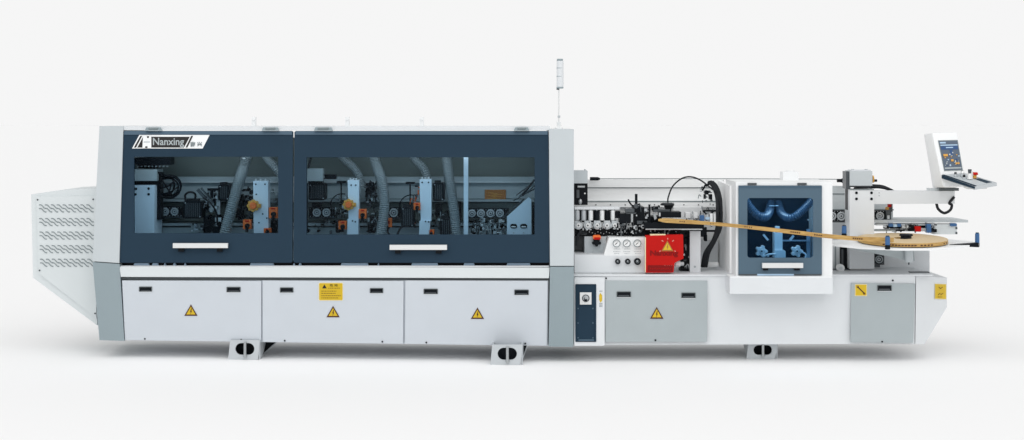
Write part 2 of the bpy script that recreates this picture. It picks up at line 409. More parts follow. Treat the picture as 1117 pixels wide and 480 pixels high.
for i, (tp, bt, yb) in enumerate(doors):
    c = B('door_white'); c.poly([(tp[0], 306), (tp[1], 306.4), (bt[1], yb[1]), (bt[0], yb[0])], yl, 0.022, 0.005)
    dr = c.build('cabinet_door', mach)
    ls = [((151.5, 312.7, 165.8, 318.3), (247, 313, 262.4, 319)), ((305.3, 313.6, 320, 319.3), (403.3, 314.3, 418, 320)), ((462, 315, 477.6, 321), (561, 316, 576.8, 322))][i]
    for q in ls: latch(dr, *q, yl)
    sx, sy = ((208.2, 339.6), (363.3, 341.2), (520.8, 343))[i]
    tri(dr, sx, sy, 14.4, 12.4, lambda q: yl(q)-0.001)
    for bx in ((158, 263), (310.5, 417), (465, 573))[i]:
        B('black').cy(bx, yb[0]-1.6+(bx-tp[0])*0.01, 1.0, yl(370)-0.004, 0.006, 10).build('screw', dr)
    if i == 1:
        c = B('label_cream'); Y = lambda e: (lambda q: yl(q)-e)
        c.poly(rrect(347.6, 308.4, 374.2, 328, 1.2), Y(.0025), 0.0025, 0)
        c.m('yellow').poly(rrect(348.2, 309, 373.6, 327.4, 1), Y(.004), 0.0015, 0)
        c.m('ink').poly([(353.8, 310.3), (356.4, 314.6), (351.4, 314.6)], Y(.0055), 0.0015, 0)
        c.text('\u5371 \u9669', 359.6, 312.6, 2.6, Y(.0055), wpx=9)
        c.m('ink_brown')
        for k, (a, e, r) in enumerate(((358, 370, 314.4), (350.6, 367, 317.6), (350.6, 365, 320), (350.6, 371.4, 322.6), (350.6, 369, 325))):
            x = a
            while x < e:
                w = random.uniform(0.8, 2.4); c.strip((x, r), (min(x+w, e+1), r), 0.55, Y(.0055), 0.0012); x += w+0.6
        c.build('warning_label', dr)

# ---- levelling feet (bracket with a slot and a bolt)
def foot(x0, x1, yt, yb, y, side=0.0):
    c = B('alu_dull')
    w_, h_ = x1-x0, yb-yt
    out = [(px-(py-yt)/h_*2.2*(1 if px < (x0+x1)/2 else 1), py) for px, py in rrect(x0+1, yt, x1, yb, 0.8, 5)]
    inn = rrect(x0+w_*0.20, yt+h_*0.15, x1-w_*0.18, yb-h_*0.25, h_*0.298, 5)
    c.ring(out, inn, y, 0.02)
    zf = W(x0, yb, y)
    # side cheeks, sole and back bracket in metres
    for xx in (x0+1.2, x1-1.2):
        a = W(xx, yt, y+0.02); b2 = W(xx, yb, y+0.02)
        P = [a, b2, b2+Vector((0, 0.10, 0)), a+Vector((0, 0.45, 0))]
        off = Vector((0.012, 0, 0)); c.prism(P, [p+off for p in P], 0.002)
    c.m('black'); a = W(x0+2.5, yt, y+0.16); b2 = W(x1-2.5, yb-2, y+0.16); 
    c.prism([Vector((a.x, a.y, a.z)), Vector((b2.x, a.y, a.z)), Vector((b2.x, a.y, b2.z)), Vector((a.x, a.y, b2.z))], [Vector((a.x, a.y+.02, a.z)), Vector((b2.x, a.y+.02, a.z)), Vector((b2.x, a.y+.02, b2.z)), Vector((a.x, a.y+.02, b2.z))], 0)
    f_ = c.build('levelling_foot', mach)
    c = B('steel'); mx_ = (x0+x1)/2+0.5
    c.cz(mx_, yt+2, yb-2.4, 1.6, y-0.02); c.cz(mx_, yb-5.2, yb-3, 2.4, y-0.005, seg=6)
    c.build('adjusting_bolt', f_)
def fd(py): return D*((398-HY)/(py-HY)-1)                 # depth of the floor under a photo row
foot(250, 283.5, 371, 392.5, fd(392.5)-0.0005*335)
foot(536, 570, 376, 398.2, fd(398.2)-0.0005*45)
foot(815.5, 848, 374, 391.6, fd(391.6))
c = B('alu_dull'); c.poly([(284, 372.6), (303, 372.6), (283, 391.5)], 0.42, 0.02, 0.002); c.m('black').poly([(286, 372.9), (301, 372.9), (285.6, 387)], 0.415, 0.006, 0)
c.build('foot_gusset', mach)
c = B('alu_dull'); c.poly([(570.4, 376.5), (575.5, 376.5), (570.4, 392)], 0.1, 0.02, 0.002); c.m('black').poly([(571, 377), (574.6, 377), (571, 388)], 0.095, 0.006, 0); c.build('foot_gusset', mach)

# ---- signal lamp
c = B('bright_white'); c.cz(609.5, 139, 141.6, 4.5, 0.45); c.cz(609.5, 133, 139, 2.4, 0.45, 1.5); c.m('alu').cz(609.5, 97, 134, 0.75, 0.45)
c.m('alu_dull').cz(609.7, 126, 128.5, 1.5, 0.45)
sl = c.build('signal_lamp', mach)
c = B('pillar_grey'); c.cz(610.8, 66, 96, 3.6, 0.45); c.m('white_paint').cz(611.0, 66.5, 95, 3.75, 0.447, seg=20)
c.m('mid_grey')
for y0, y1 in ((64.2, 66.2), (73.9, 74.6), (82.9, 83.6), (95, 96.6)): c.cz(610.8, y0, y1, 3.85 if y0 > 70 else 3.4, 0.447)
c.m('dark_metal').cz(608.6, 95, 98, 1.6, 0.447)
c.build('beacon', sl)

# ================================================================== inside the long cabinet
yb_ = 0.95
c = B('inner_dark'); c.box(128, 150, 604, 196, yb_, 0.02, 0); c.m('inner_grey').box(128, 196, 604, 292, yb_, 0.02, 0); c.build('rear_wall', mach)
c = B('inner_grey')
c.box(135, 193, 600, 198, 0.80, 0.12); c.box(135, 199.5, 600, 216.5, 0.84, 0.1); c.box(135, 217.5, 600, 220, 0.80, 0.1)
c.m('alu_dull').box(135, 198, 600, 199.4, 0.79, 0.05)
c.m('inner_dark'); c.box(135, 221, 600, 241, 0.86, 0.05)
c.m('inner_grey'); c.box(135, 243.5, 600, 246.3, 0.74, 0.2); c.box(135, 248, 600, 262, 0.78, 0.15)
c.build('pressure_beam', mach)
def chain(x0, x1, y0, y1, rs, y):
    c = B('black'); c.box(x0, y0, x1, y1, y, 0.08)
    c.m('dark_metal'); c.box(x0, y1-1.4, x1, y1-0.4, y-0.01, 0.02)
    c.m('steel')
    x = x0+1.5
    while x < x1-1: c.cy(x, y1-2.6, 0.55, y-0.008, 0.01, 8); c.cy(x, y0+1.2, 0.45, y-0.008, 0.01, 8); x += 3.1
    tr = c.build('transport_chain', mach)
    for i, (rx, ry, rr) in enumerate(rs):
        q = B('alu_dull'); q.torus(rx, ry, rr-1.1, 1.0, y-0.03, seg=20); q.cy(rx, ry, rr*0.45, y-0.045, 0.06, 14); q.m('black').cy(rx, ry, rr*0.18, y-0.05, 0.01, 8); q.m('dark_metal').cy(rx, ry, rr-0.6, y-0.02, 0.02, 18)
        q.build('roller', tr)
chain(171, 199, 225.5, 238, [(180.2, 230.8, 4.6), (190.4, 230.8, 4.6)], 0.70)
chain(337, 366, 226.5, 238.6, [(345.6, 231.8, 4.8), (356, 231.8, 4.8)], 0.70)
chain(423, 437, 226.5, 239, [(429.4, 232, 5)], 0.70)
chain(510, 555, 227.5, 237.5, [(514.8, 232.8, 4.6), (524.6, 232.8, 4.8), (535, 232.8, 4.8), (545.3, 232.8, 4.8)], 0.70)

# left head inside window one
c = B('black'); c.box(147, 172, 185, 179.8, 0.45, 0.2); c.box(150, 179.5, 172, 183.5, 0.5, 0.1); c.box(146, 197.5, 172, 201.5, 0.46, 0.2)
c.m('inner_grey'); c.box(146.5, 184.8, 171, 197.3, 0.42, 0.25)
c.m('steel')
for k in range(9): c.cy(150+k*4, 181.5, 0.8, 0.44, 0.05, 8)
c.build('feed_motor', mach)
c = B('unit_blue'); c.poly([(147, 202), (168.5, 202), (168.2, 262), (144, 262)], 0.40, 0.3, 0.005)
c.m('black')
for x, y in ((148.2, 206), (162, 205.8), (147.6, 212), (162, 212)): c.cy(x, y, 1.5, 0.395, 0.01, 12)
c.build('column', mach)
c = B('black'); c.box(170.5, 188, 175, 240, 0.5, 0.12)
for k, (rx, ry, cx_, cy_) in enumerate(((13, 12, 184, 204), (11, 9.8, 183.5, 204), (9, 10.5, 181, 202), (12, 11, 185.5, 202.5))):
    pts = [(cx_+rx*math.cos(math.radians(a)), cy_+ry*math.sin(math.radians(a)), 0.5+0.02*k) for a in range(-140, 150, 15)]
    c.tube(pts, 1.1, seg=8, n=3)
for a, e in (((172, 206), (190, 198)), ((176, 212), (194, 204)), ((174, 192), (188, 214)), ((168, 186), (190, 193)), ((180, 214), (187, 200)), ((167, 182), (174, 190))):
    c.tube([(a[0], a[1], 0.5), ((a[0]+e[0])/2+1, (a[1]+e[1])/2+1.5, 0.47), (e[0], e[1], 0.5)], 0.9, seg=8)
c.build('cable_bundle', mach)
def motor(x0, y0, x1, y1, y, loop=None, name='trimming_motor'):
    c = B('black'); c.poly(rrect(x0, y0, x1, y1, 2.2), y, 0.18, 0.006)
    c.m('dark_metal')
    k = x0+2.5
    while k < x1-2: c.box(k, y0+2, k+0.7, y1-2, y-0.006, 0.01, 0.001); k += 2.1
    c.m('rubber').box(x0+2, y0-2.5, x1-4, y0+0.4, y+0.03, 0.1)
    c.m('steel').cy(x0+2, y0+2, 0.7, y-0.01, 0.01, 8); c.cy(x1-2, y1-2, 0.7, y-0.01, 0.01, 8)
    if loop: c.m('rubber').tube(loop, 1.2, seg=8)
    return c.build(name, mach)
motor(200, 219.5, 220, 238.5, 0.5, [(203, 221, .52), (202, 213, .52), (207, 209.5, .5), (213, 212, .52), (212, 221, .55)])
motor(336.5, 200, 354.5, 218.5, 0.5)
motor(437.5, 226, 451.5, 248, 0.42, [(440, 246, .45), (436, 250, .44), (433, 257, .46)])
motor(472, 199.5, 484.6, 219.5, 0.5)
motor(480, 238, 493.5, 258, 0.46)
motor(238, 201.5, 250, 219, 0.6)

# clusters of valves, fittings and small hoses
def cluster(x0, y0, x1, y1, y, n_, mats=('black', 'dark_metal', 'steel', 'inner_grey', 'black'), name='valve_cluster', smax=1.0, parent=None):
    sp = []
    for k in range(n_):
        px, py = random.uniform(x0, x1), random.uniform(y0, y1); w = random.uniform(1.2, 3.4)*smax; h = random.uniform(1.2, 4.6)*smax
        sp.append((px, py, y + random.uniform(0, 0.07), random.choice(mats), random.random(), w, h, random.uniform(-4, 4)*smax, random.uniform(2, 6)*smax))
    comp = list(range(n_))
    for a in range(n_):                       # pieces that touch in view belong together
        for b in range(a):
            if abs(sp[a][0]-sp[b][0]) < (sp[a][5]+sp[b][5])/2 and abs(sp[a][1]-sp[b][1]) < (sp[a][6]+sp[b][6])/2:
                p, q = comp[a], comp[b]; comp = [q if t_ == p else t_ for t_ in comp]
    for g in sorted(set(comp)):
        c = MB()
        for k in range(n_):
            if comp[k] != g: continue
            px, py, yy, mt, q, w, h, e1, e2 = sp[k]; c.m(mt)
            if q < 0.35: c.box(px-w/2, py-h/2, px+w/2, py+h/2, yy, 0.1, 0.002)
            elif q < 0.55: c.cy(px, py, w*0.6, yy, 0.1, 12)
            elif q < 0.72: c.cz(px, py-h*.6, py+h*0.6, 0.7*smax, yy)
            elif q < 0.85: c.cx(px-w*.7, px+w*.7, py, 0.8*smax, yy)
            else: c.tube([(px, py, yy), (px+e1, py-3*smax, yy-0.03), (px+e1*1.5, py+e2, yy)], 0.55, seg=6, n=5)
        c.build(name if comp.count(g) > 1 else 'fitting', parent or mach)
cluster(222, 206, 237, 232, 0.55, 34)
cluster(220, 236, 242, 254, 0.5, 22, ('black', 'black', 'dark_metal', 'steel'))
cluster(258, 206, 274, 240, 0.6, 40, ('black', 'black', 'dark_metal'))
cluster(207, 243, 219, 254, 0.6, 12, ('inner_grey', 'unit_blue', 'steel'))
cluster(366, 215, 380, 250, 0.55, 34, ('black', 'steel', 'inner_grey', 'dark_metal'))
cluster(399, 198, 411, 224, 0.55, 40, ('black', 'black', 'black', 'dark_metal', 'steel'))
cluster(400, 226, 412, 254, 0.55, 24, ('black', 'dark_metal', 'inner_grey'))
cluster(451, 202, 458, 250, 0.5, 26, ('black', 'dark_metal', 'steel', 'orange'))
cluster(471, 228, 494, 250, 0.55, 34, ('black', 'black', 'dark_metal', 'steel'))
cluster(514, 240, 552, 256, 0.45, 74, ('black', 'dark_metal', 'steel', 'inner_grey', 'alu_dull'))
cluster(512, 250, 555, 258, 0.5, 30, ('steel', 'inner_grey', 'alu_dull'))
cluster(338, 240, 375, 254, 0.65, 10, ('black', 'dark_metal', 'inner_grey'))
cluster(292, 205, 303, 222, 0.65, 10, ('dark_metal', 'inner_grey', 'steel'))
for q in ((222, 236, 245, 256, .55), (258, 212, 264, 236, .62), (399, 200, 409, 216, .62), (401, 236, 408, 254, .6), (366, 240, 371, 254, .6), (494, 220, 503, 244, .66), (475, 222, 482, 236, .6), (340, 221, 350, 226, .6), (514, 246, 522, 256, .55), (542, 245, 550, 256, .55), (295, 240, 303, 256, .6)):
    B('black').poly(rrect(q[0], q[1], q[2], q[3], 1.4), q[4], 0.12, 0.004).build('bracket', mach)
# tool pieces between motor and hose
c = B('dark_metal'); c.strip((215, 207), (224, 217), 3, 0.5, 0.04); c.strip((219, 205), (232, 222), 1.6, 0.48, 0.03)
c.m('black'); c.box(226, 205.5, 237, 208, 0.55, 0.05); c.cz(231, 207, 216, 1.6, 0.56); c.m('alu_dull'); c.box(228, 213, 233, 230, 0.6, 0.05); c.box(236, 212, 240, 236, 0.62, 0.05)
c.m('rubber').tube([(222, 216, .5), (230, 222, .48), (236, 232, .5), (237, 246, .5)], 1.0)
c.build('scraper_unit', mach)

# trimming units: light column, orange dial, orange counters
def unit(poly, knob, squares, bolts, y=0.42, low=None):
    c = B('unit_blue'); c.poly(poly, y, 0.12, 0.004)
    if low: c.poly(low, y-0.02, 0.12, 0.004)
    x0 = min(p[0] for p in poly); x1 = max(p[0] for p in poly); yt = min(p[1] for p in poly)
    c.m('alu_dull')
    for k in range(3): c.cz(x0+3+k*(x1-x0-6)/2, yt-2.4, yt+1, 1.1, y+0.05)
    c.m('black')
    for bx, by in bolts: c.cy(bx, by, 0.9, y-0.024 if low and by > low[0][1] else y-0.004, 0.008, 10)
    u = c.build('trimming_unit', mach)
    kx, ky, kr = knob
    if kr:
        c = B('amber')
        c.cy(kx, ky, kr, y-0.05, 0.05, 12); c.m('orange').cy(kx, ky, kr*0.6, y-0.075, 0.03, 14); c.m('amber')
        for a in range(8): c.cy(kx+kr*0.86*math.cos(a*.785), ky+kr*0.86*math.sin(a*.785), kr*0.24, y-0.055, 0.05, 8)
        c.m('amber').box(kx+kr*0.6, ky-2, kx+kr*1.4, ky+2.2, y-0.03, 0.03)
        c.build('dial', u)
    for sx0, sy0, sx1, sy1 in squares:
        c = B('orange'); c.box(sx0-.4, sy0-.6, sx1+.4, sy1, y-0.02, 0.08, 0.004); c.m('red').box(sx0+2, sy0, sx1-2, sy0+1.4, y-0.024, 0.01, 0.001); c.m('black').cy((sx0+sx1)/2, (sy0+sy1)/2+1.2, (sx1-sx0)*0.32, y-0.06, 0.05, 12)
        c.cz((sx0+sx1)/2, (sy0+sy1)/2+1, sy1+3, (sx1-sx0)*0.22, y-0.04)
        c.build('position_counter', u)
    return u
unit([(276.2, 197.5), (292.4, 197.5), (292.8, 262), (276.8, 262)], (275.8, 224.6, 6.2), [(265.4, 240.4, 273.2, 250), (293.8, 227, 302, 238), (288, 249.6, 294.5, 254)], [(279, 201), (289, 201), (286.5, 233.5), (282.4, 243), (291, 238), (279.5, 212)])
unit([(379.2, 196.5), (391.4, 196.5), (391.4, 239), (380.2, 239)], (380, 223.4, 5.8), [(391.6, 229, 399, 238.4), (369.6, 242, 377.5, 250.2)], [(384.5, 241), (387.5, 242), (383, 202), (388, 202)], low=[(379, 239), (391, 239), (390.5, 262), (378.6, 262)])
unit([(457.6, 195.6), (470.6, 195.6), (470.4, 241.5), (459, 241.5)], (0, 0, 0), [(451.6, 222, 458.2, 229), (467.5, 251.5, 473, 256)], [(464.2, 241.6), (467.6, 242), (460.5, 199), (467.5, 199)], low=[(457.5, 241), (469, 241), (468.4, 262), (457, 262)])
c = B('orange'); c.box(423.5, 238, 427.4, 248, 0.5, 0.05); c.m('red_dark').box(422.8, 241, 425, 244, 0.49, 0.02); c.m('rubber').tube([(424, 248, .5), (423, 253, .48), (427, 259, .5)], 1.1); c.build('position_counter', mach)
for cx_, cy_, y0 in ((372.2, 224, 197.5), (447.4, 225.4, 198.5)):
    c = B('black'); c.box(cx_-5, y0, cx_+5, y0+2.3, 0.5, 0.05); c.cz(cx_, y0+2, cy_-6, 0.8, 0.52)
    c.torus(cx_+1, cy_, 12.6, 0.6, 0.62, 140, 285); c.build('hand_screw', mach)
c = B('inner_grey'); c.box(335.2, 184, 352, 197.5, 0.45, 0.1, 0.006); c.m('black').box(353, 190.4, 366.5, 195.5, 0.5, 0.06); c.box(336, 196.8, 352, 200.5, 0.5, 0.08)
c.m('steel').cx(352, 354, 193, 1.5, 0.5); c.m('rubber').tube([(336, 186, .5), (337.5, 178, .5), (339, 172, .5)], 1.2); c.tube([(334.9, 200, .42), (334.9, 230, .42), (335.2, 254, .42)], 1.0)
c.m('black').cy(336, 252, 1.8, 0.4, 0.05, 12)
c.build('junction_box', mach)

# exhaust hoses
def hose(pts, r, clampat=None, name='exhaust_hose', mat='hose'):
    c = B(mat); c.tube(pts, r, seg=16, corr=2.2)
    if clampat: c.m('steel').cyl(W(*clampat[0]), W(*clampat[1]), S(r*1.12), seg=18)
    return c.build(name, mach)
hose([(271, 166, .66), (266, 182, .62), (260, 200, .5), (254, 222, .42), (248, 244, .40), (244, 262, .42)], 5.9, ((268.5, 173, .655), (267.5, 176, .65)))
hose([(286, 164, .66), (292, 173, .64), (299, 181, .6), (306, 190, .6)], 4.6)
hose([(365, 160, .72), (376, 174, .7), (386, 183, .68), (392, 193, .66), (395, 204, .66)], 4.6)
hose([(405, 160, .62), (410, 178, .6), (416, 197, .52), (419, 216, .46), (418.5, 234, .44), (414, 262, .44)], 5.6)
hose([(443, 160, .74), (453, 174, .72), (462, 184, .7), (467, 196, .7)], 4.6)
hose([(486, 160, .66), (488.5, 184, .6), (492, 208, .52), (495.5, 232, .46), (498.5, 262, .44)], 5.4)
c = B('unit_blue'); c.box(505.8, 160, 510.6, 262, 0.36, 0.05, 0.004); c.build('post', mach)
c = B('plate_brown'); c.box(528.8, 207, 551.8, 218.4, 0.825, 0.01, 0.001); c.m('amber')
for k in range(7): c.strip((532+(k % 3)*3, 210+k*1.1), (538+(k*5 % 11), 210+k*1.1), 0.4, 0.823, 0.001)
c.build('rating_plate', mach)
c = B('unit_blue'); c.poly([(553, 236.4), (576.6, 215.2), (579.6, 217.5), (579.6, 262), (553, 262)], 0.36, 0.03, 0.003)
for x in (560.3, 571.2):
    c.m('black').poly(rrect(x-3.8, 244.2, x+3.8, 249.2, 2.4), 0.357, 0.004, 0); c.m('steel').cx(x-2.4, x+2.4, 247.6, 1.0, 0.35)
    c.m('alu_dull').cy(x, 254, 0.8, 0.355, 0.01, 8)
c.build('end_bracket', mach)
c = B('dark_metal')
for a, e in (((566, 215), (583, 197)), ((570, 214), (585, 201)), ((563, 213), (577, 203)), ((548, 238), (572, 217)), ((560, 219), (583, 206))): c.tube([(a[0], a[1], .5), (e[0], e[1], .5)], 0.7, seg=8)
c.m('rubber').tube([(583, 196, .45), (575, 207, .42), (570, 213, .45)], 1.0)
c.build('guide_rods', mach)
c = B('black'); c.box(580.5, 224, 584, 258, 0.5, 0.1); c.build('rear_bracket', mach)

# ================================================================== middle section: open feeding area
YB = 0.15
c = B('white_paint')
c.poly([(626, 300.5), (998.6, 300.5), (997.6, 375.5), (905, 375.2), (626, 376.6)], [YB, YB, YB+0.02, YB+0.02, YB+0.02], 0.9, 0.006)
body = c.build('machine_base', mach)
yk = lambda x: YB + max(0, x-999)*0.0085
c = B('white_paint'); c.poly([(999.4, 300.8), (1033, 303), (1033, 335), (1008.5, 375.5), (998.4, 375.5)], [yk(999.4), yk(1033), yk(1033), yk(1008)+.02, YB+.02], 0.55, 0.004); endp = c.build('end_plate', mach)
c = B('white_paint'); a = W(626, 299.6, YB-0.01); b2 = W(1018, 299.6, YB-0.01)
dv = Vector((0, 1.0, 0)); up_ = Vector((0, 0, -0.012))
c.prism([a, b2, b2+dv, a+dv], [a+up_, b2+up_, b2+dv+up_, a+dv+up_], 0.003)
c.m('seam_dark').box(626, 300.3, 800, 301.2, YB-0.004, 0.01, 0); c.box(906, 300.3, 995, 301.0, YB-0.004, 0.01, 0)
c.build('bed_plate', body)
B('black').cy(661.2, 303.6, 1.0, YB-0.006, 0.008, 10).build('screw', body)
B('black').cy(974, 306, 1.0, YB-0.006, 0.008, 10).build('screw', body)
# switch panel
c = B('white_paint'); c.poly(rrect(626.5, 302.6, 659.6, 377.2, 1.5), YB-0.03, 0.03, 0.004); sp_ = c.build('switch_panel', mach)
c = B('navy'); c.ring(rrect(627.6, 310, 650.4, 373, 0.8), rrect(629, 311.2, 649, 371.8, 0.6), YB-0.036, 0.01); c.box(628.5, 311, 649.5, 372, YB-0.032, 0.004, 0.001); c.m('navy').box(629.8, 334.5, 648.4, 370.2, YB-0.035, 0.003, 0.002)
c.m('navy_light')
for x in (630.6, 646.8):
    for y in (336.6, 352.4, 368.6): c.cy(x, y, 0.8, YB-0.039, 0.006, 8)
c.strip((631, 371), (648, 371), 1.4, YB-0.038)
c.build('navy_panel', sp_)
c = B('alu'); c.box(632.6, 319, 645.2, 332.2, YB-0.042, 0.008, 0.002); c.m('dark_metal').torus(639, 325.4, 3.6, 0.5, YB-0.046); c.m('alu_dull').cy(639, 325.4, 3.0, YB-0.06, 0.02, 16); c.m('black').box(637.4, 324.6, 640.4, 329, YB-0.075, 0.02, 0.002); c.m('steel').cy(639.2, 325, 1.5, YB-0.078, 0.01, 12)
c.build('main_switch', sp_)
c = B('yellow'); c.poly([(655, 319.6), (656.8, 322.4), (656.8, 328), (655, 330.2), (653.6, 327), (653.6, 322)], YB-0.034, 0.003, 0); c.m('slot_grey')
for y in (317.6, 331.2, 332.8, 334.2): c.strip((653.6, y), (657.2, y), 0.5, YB-0.033)
c.build('warning_label', sp_)
c = B('panel_grey'); c.poly([(660, 306.2), (771.6, 306.2), (771.4, 372.8), (660.4, 373)], YB-0.018, 0.02, 0.004); d4 = c.build('cabinet_door', mach); d4['label'] = 'grey door with a latch at each upper corner and a warning triangle'
latch(d4, 672.6, 318, 688.4, 324.4, YB-0.018); latch(d4, 743.2, 319.2, 758.8, 325.4, YB-0.018); tri(d4, 716.4, 342.6, 14.6, 12.8, YB-0.02)
B('black').cy(715, 371.2, 1.1, YB-0.024, 0.008, 10).build('screw', d4)
c = B('panel_grey'); c.poly([(928.6, 308.8), (998.4, 309.6), (996.2, 374), (928, 373.4)], YB-0.018, 0.02, 0.004); d5 = c.build('cabinet_door', mach); d5['label'] = 'grey door with one latch and an orange spanner label'
latch(d5, 957, 311, 972.8, 317.6, YB-0.018)
B('black').cy(962.4, 372.8, 1.0, YB-0.024, 0.008, 10).build('screw', d5)
c = B('label_cream'); c.box(932.6, 310, 945.8, 323, YB-0.021, 0.003, 0); c.m('yellow').box(933.2, 310.6, 945.2, 322.4, YB-0.023, 0.002, 0)
c.m('ink_brown'); c.strip((935.6, 313), (943, 320.2), 1.2, YB-0.025); c.cy(935.6, 312.8, 1.2, YB-0.025, 0.002, 10); c.cy(942.9, 320.4, 1.2, YB-0.025, 0.002, 10)
c.m('amber'); c.cy(935.2, 312.3, 0.5, YB-0.0265, 0.002, 8); c.cy(943.3, 320.8, 0.5, YB-0.0265, 0.002, 8)
c.build('warning_label', d5)
c = B('label_cream'); X4 = [1019.6, 1032.4, 1032.4, 1019.6]
c.poly([(1019.6, 309.4), (1032.4, 309.8), (1032.4, 326.6), (1019.6, 326.2)], [yk(x)-.004 for x in X4], 0.003, 0)
X5 = [1020.1, 1031.9, 1031.9, 1020.1]; c.m('yellow').poly([(1020.1, 309.9), (1031.9, 310.3), (1031.9, 326.1), (1020.1, 325.7)], [yk(x)-.007 for x in X5], 0.002, 0); c.m('ink_brown')
for a, e in (((1024, 313), (1026, 315)), ((1026, 315), (1028.4, 313)), ((1023.6, 321.6), (1025.6, 319.8)), ((1026, 321.8), (1029, 319.6)), ((1023, 324), (1028, 324))): c.strip(a, e, 0.5, yk(min(a[0], e[0]))-0.010)
c.build('warning_label', endp)

# rear panel and beam behind the feed
c = B('rear_white_lifted'); c.box(626, 219.5, 790, 291, 1.0, 0.03, 0.002)
c.m('rear_white_lifted'); c.box(626, 196, 790, 204.3, 0.96, 0.12); c.m('rear_white_lifted').box(626, 205.2, 790, 219.3, 0.98, 0.1); c.m('rear_white_lifted').box(626, 221, 790, 226, 0.93, 0.06)
c.m('slot_grey').box(626, 204.2, 790, 205.3, 0.975, 0.1, 0); c.box(626, 219.2, 790, 220.2, 0.975, 0.05, 0)
c.m('dark_metal')
for k in range(9): c.cy(650+k*16, 223.4, 0.7, 0.925, 0.01, 8)
c.build('rear_panel', mach)
c = B('rear_white_lifted'); 
a = [W(784.5, 197, 1.0), W(796, 203, 0.25), W(796, 299.5, 0.25), W(784.5, 291, 1.0)]
a[0].x = a[1].x = a[2].x = a[3].x = W(796, 200, 0.25).x
c.prism(a, [p+Vector((0.03, 0, 0)) for p in a], 0.003); c.build('side_panel', mach)
c = B('slot_grey'); c.tube([(650, 195, .9), (800, 195, .9), (925, 195.6, .9)], 0.45, seg=8, n=2); c.m('black').cx(643.5, 653, 195, 1.9, 0.9); c.cx(652, 654.5, 195, 1.2, 0.9); c.cx(913, 923.4, 197, 1.9, 0.9); c.cx(918, 921, 197, 2.5, 0.9)
c.build('height_rod', mach)
c = B('pillar_grey'); c.box(626, 186.3, 641, 200, 0.5, 0.2, 0.005); c.m('alu_dull').cz(638, 184.4, 187, 0.9, 0.55)
c.m('black').box(626.5, 200.2, 641, 223.6, 0.55, 0.15); c.m('steel').cx(630, 638, 203.5, 1.6, 0.545); c.ball(633, 220, 2.2, 0.545, 1, 1.5); c.m('dark_metal').box(629, 207, 632, 216, 0.54, 0.02); c.m('alu').cy(638, 211, 0.9, 0.54, 0.02, 8)
c.build('drive_head', mach)

# pressing rollers
c = B('white_paint'); c.box(627, 225.6, 676, 228.6, 0.45, 0.1); c.m('alu_dull').box(627, 228.5, 671, 242.5, 0.56, 0.05); c.m('black')
for x in (633, 640.6, 647.6, 660, 666): c.box(x, 230, x+1.6, 241, 0.52, 0.05, 0.001)
c.build('roller_carrier', mach)
c = B('black'); c.box(627, 249.5, 690, 257.5, 0.5, 0.12); c.m('dark_metal').box(632, 251, 640, 256, 0.49, 0.02)
c.m('rubber').tube([(640, 253, .45), (632, 255, .42), (629.5, 262, .40), (629, 268, .40)], 1.5, seg=10)
c.m('steel')
for k in range(14): c.cy(643+k*3.1, 253+(k % 3), 0.6, 0.49, 0.02, 8)
c.build('clamp_bar', mach)
for i, x in enumerate((629.8, 636.6, 644.4, 650.8, 656.8, 662.6, 668.6)):
    c = B(('alu_dull', 'alu_dull', 'bright_white', 'black', 'bright_white', 'black', 'bright_white')[i]); c.cz(x, 229.5, 240.5, 2.5, 0.47); c.m('black').cz(x, 240.3, 242.3, 3.0 if i % 2 == 0 else 1.8, 0.47); c.m('steel').cz(x, 227.5, 229.8, 1.4, 0.47)
    c.build('spring_guide', mach)
for x in (631, 641.2, 651.6, 662.2, 670.8):
    c = B('alu_dull'); c.cy(x, 246, 4.5, 0.42, 0.08, 18); c.m('alu').cy(x, 246, 2.4, 0.40, 0.03, 14); c.m('dark_metal').cy(x, 246, 1.0, 0.395, 0.01, 10)
    c.m('alu_dull').box(x-3.6, 240.8, x+3.4, 243.2, 0.43, 0.05)
    c.build('pressure_roller', mach)
cluster(627, 240, 672, 251, 0.4, 34, ('black', 'alu_dull', 'steel', 'dark_metal'), 'small_fittings', 0.6)
c = B('dark_metal'); c.box(626.5, 257.5, 638, 277, 0.62, 0.05, 0.002); c.m('pillar_grey').box(637.6, 258, 661, 277.6, 0.45, 0.3, 0.004); c.build('glue_box', mach)
c = B('black'); c.cy(650.8, 264.4, 3.6, 0.40, 0.06, 8)
for a in range(5): c.cy(650.8+3.6*math.cos(a*1.257+1.57), 264.2+3.2*math.sin(a*1.257+1.57), 1.6, 0.405, 0.05, 10)
c.m('orange').poly(rrect(646.8, 256.6, 655.4, 261.2, 1.6), 0.39, 0.06, 0.004); c.m('red').poly(rrect(648, 259, 655, 261.4, 1.1), 0.385, 0.02, 0.002)
c.build('star_knob', mach)

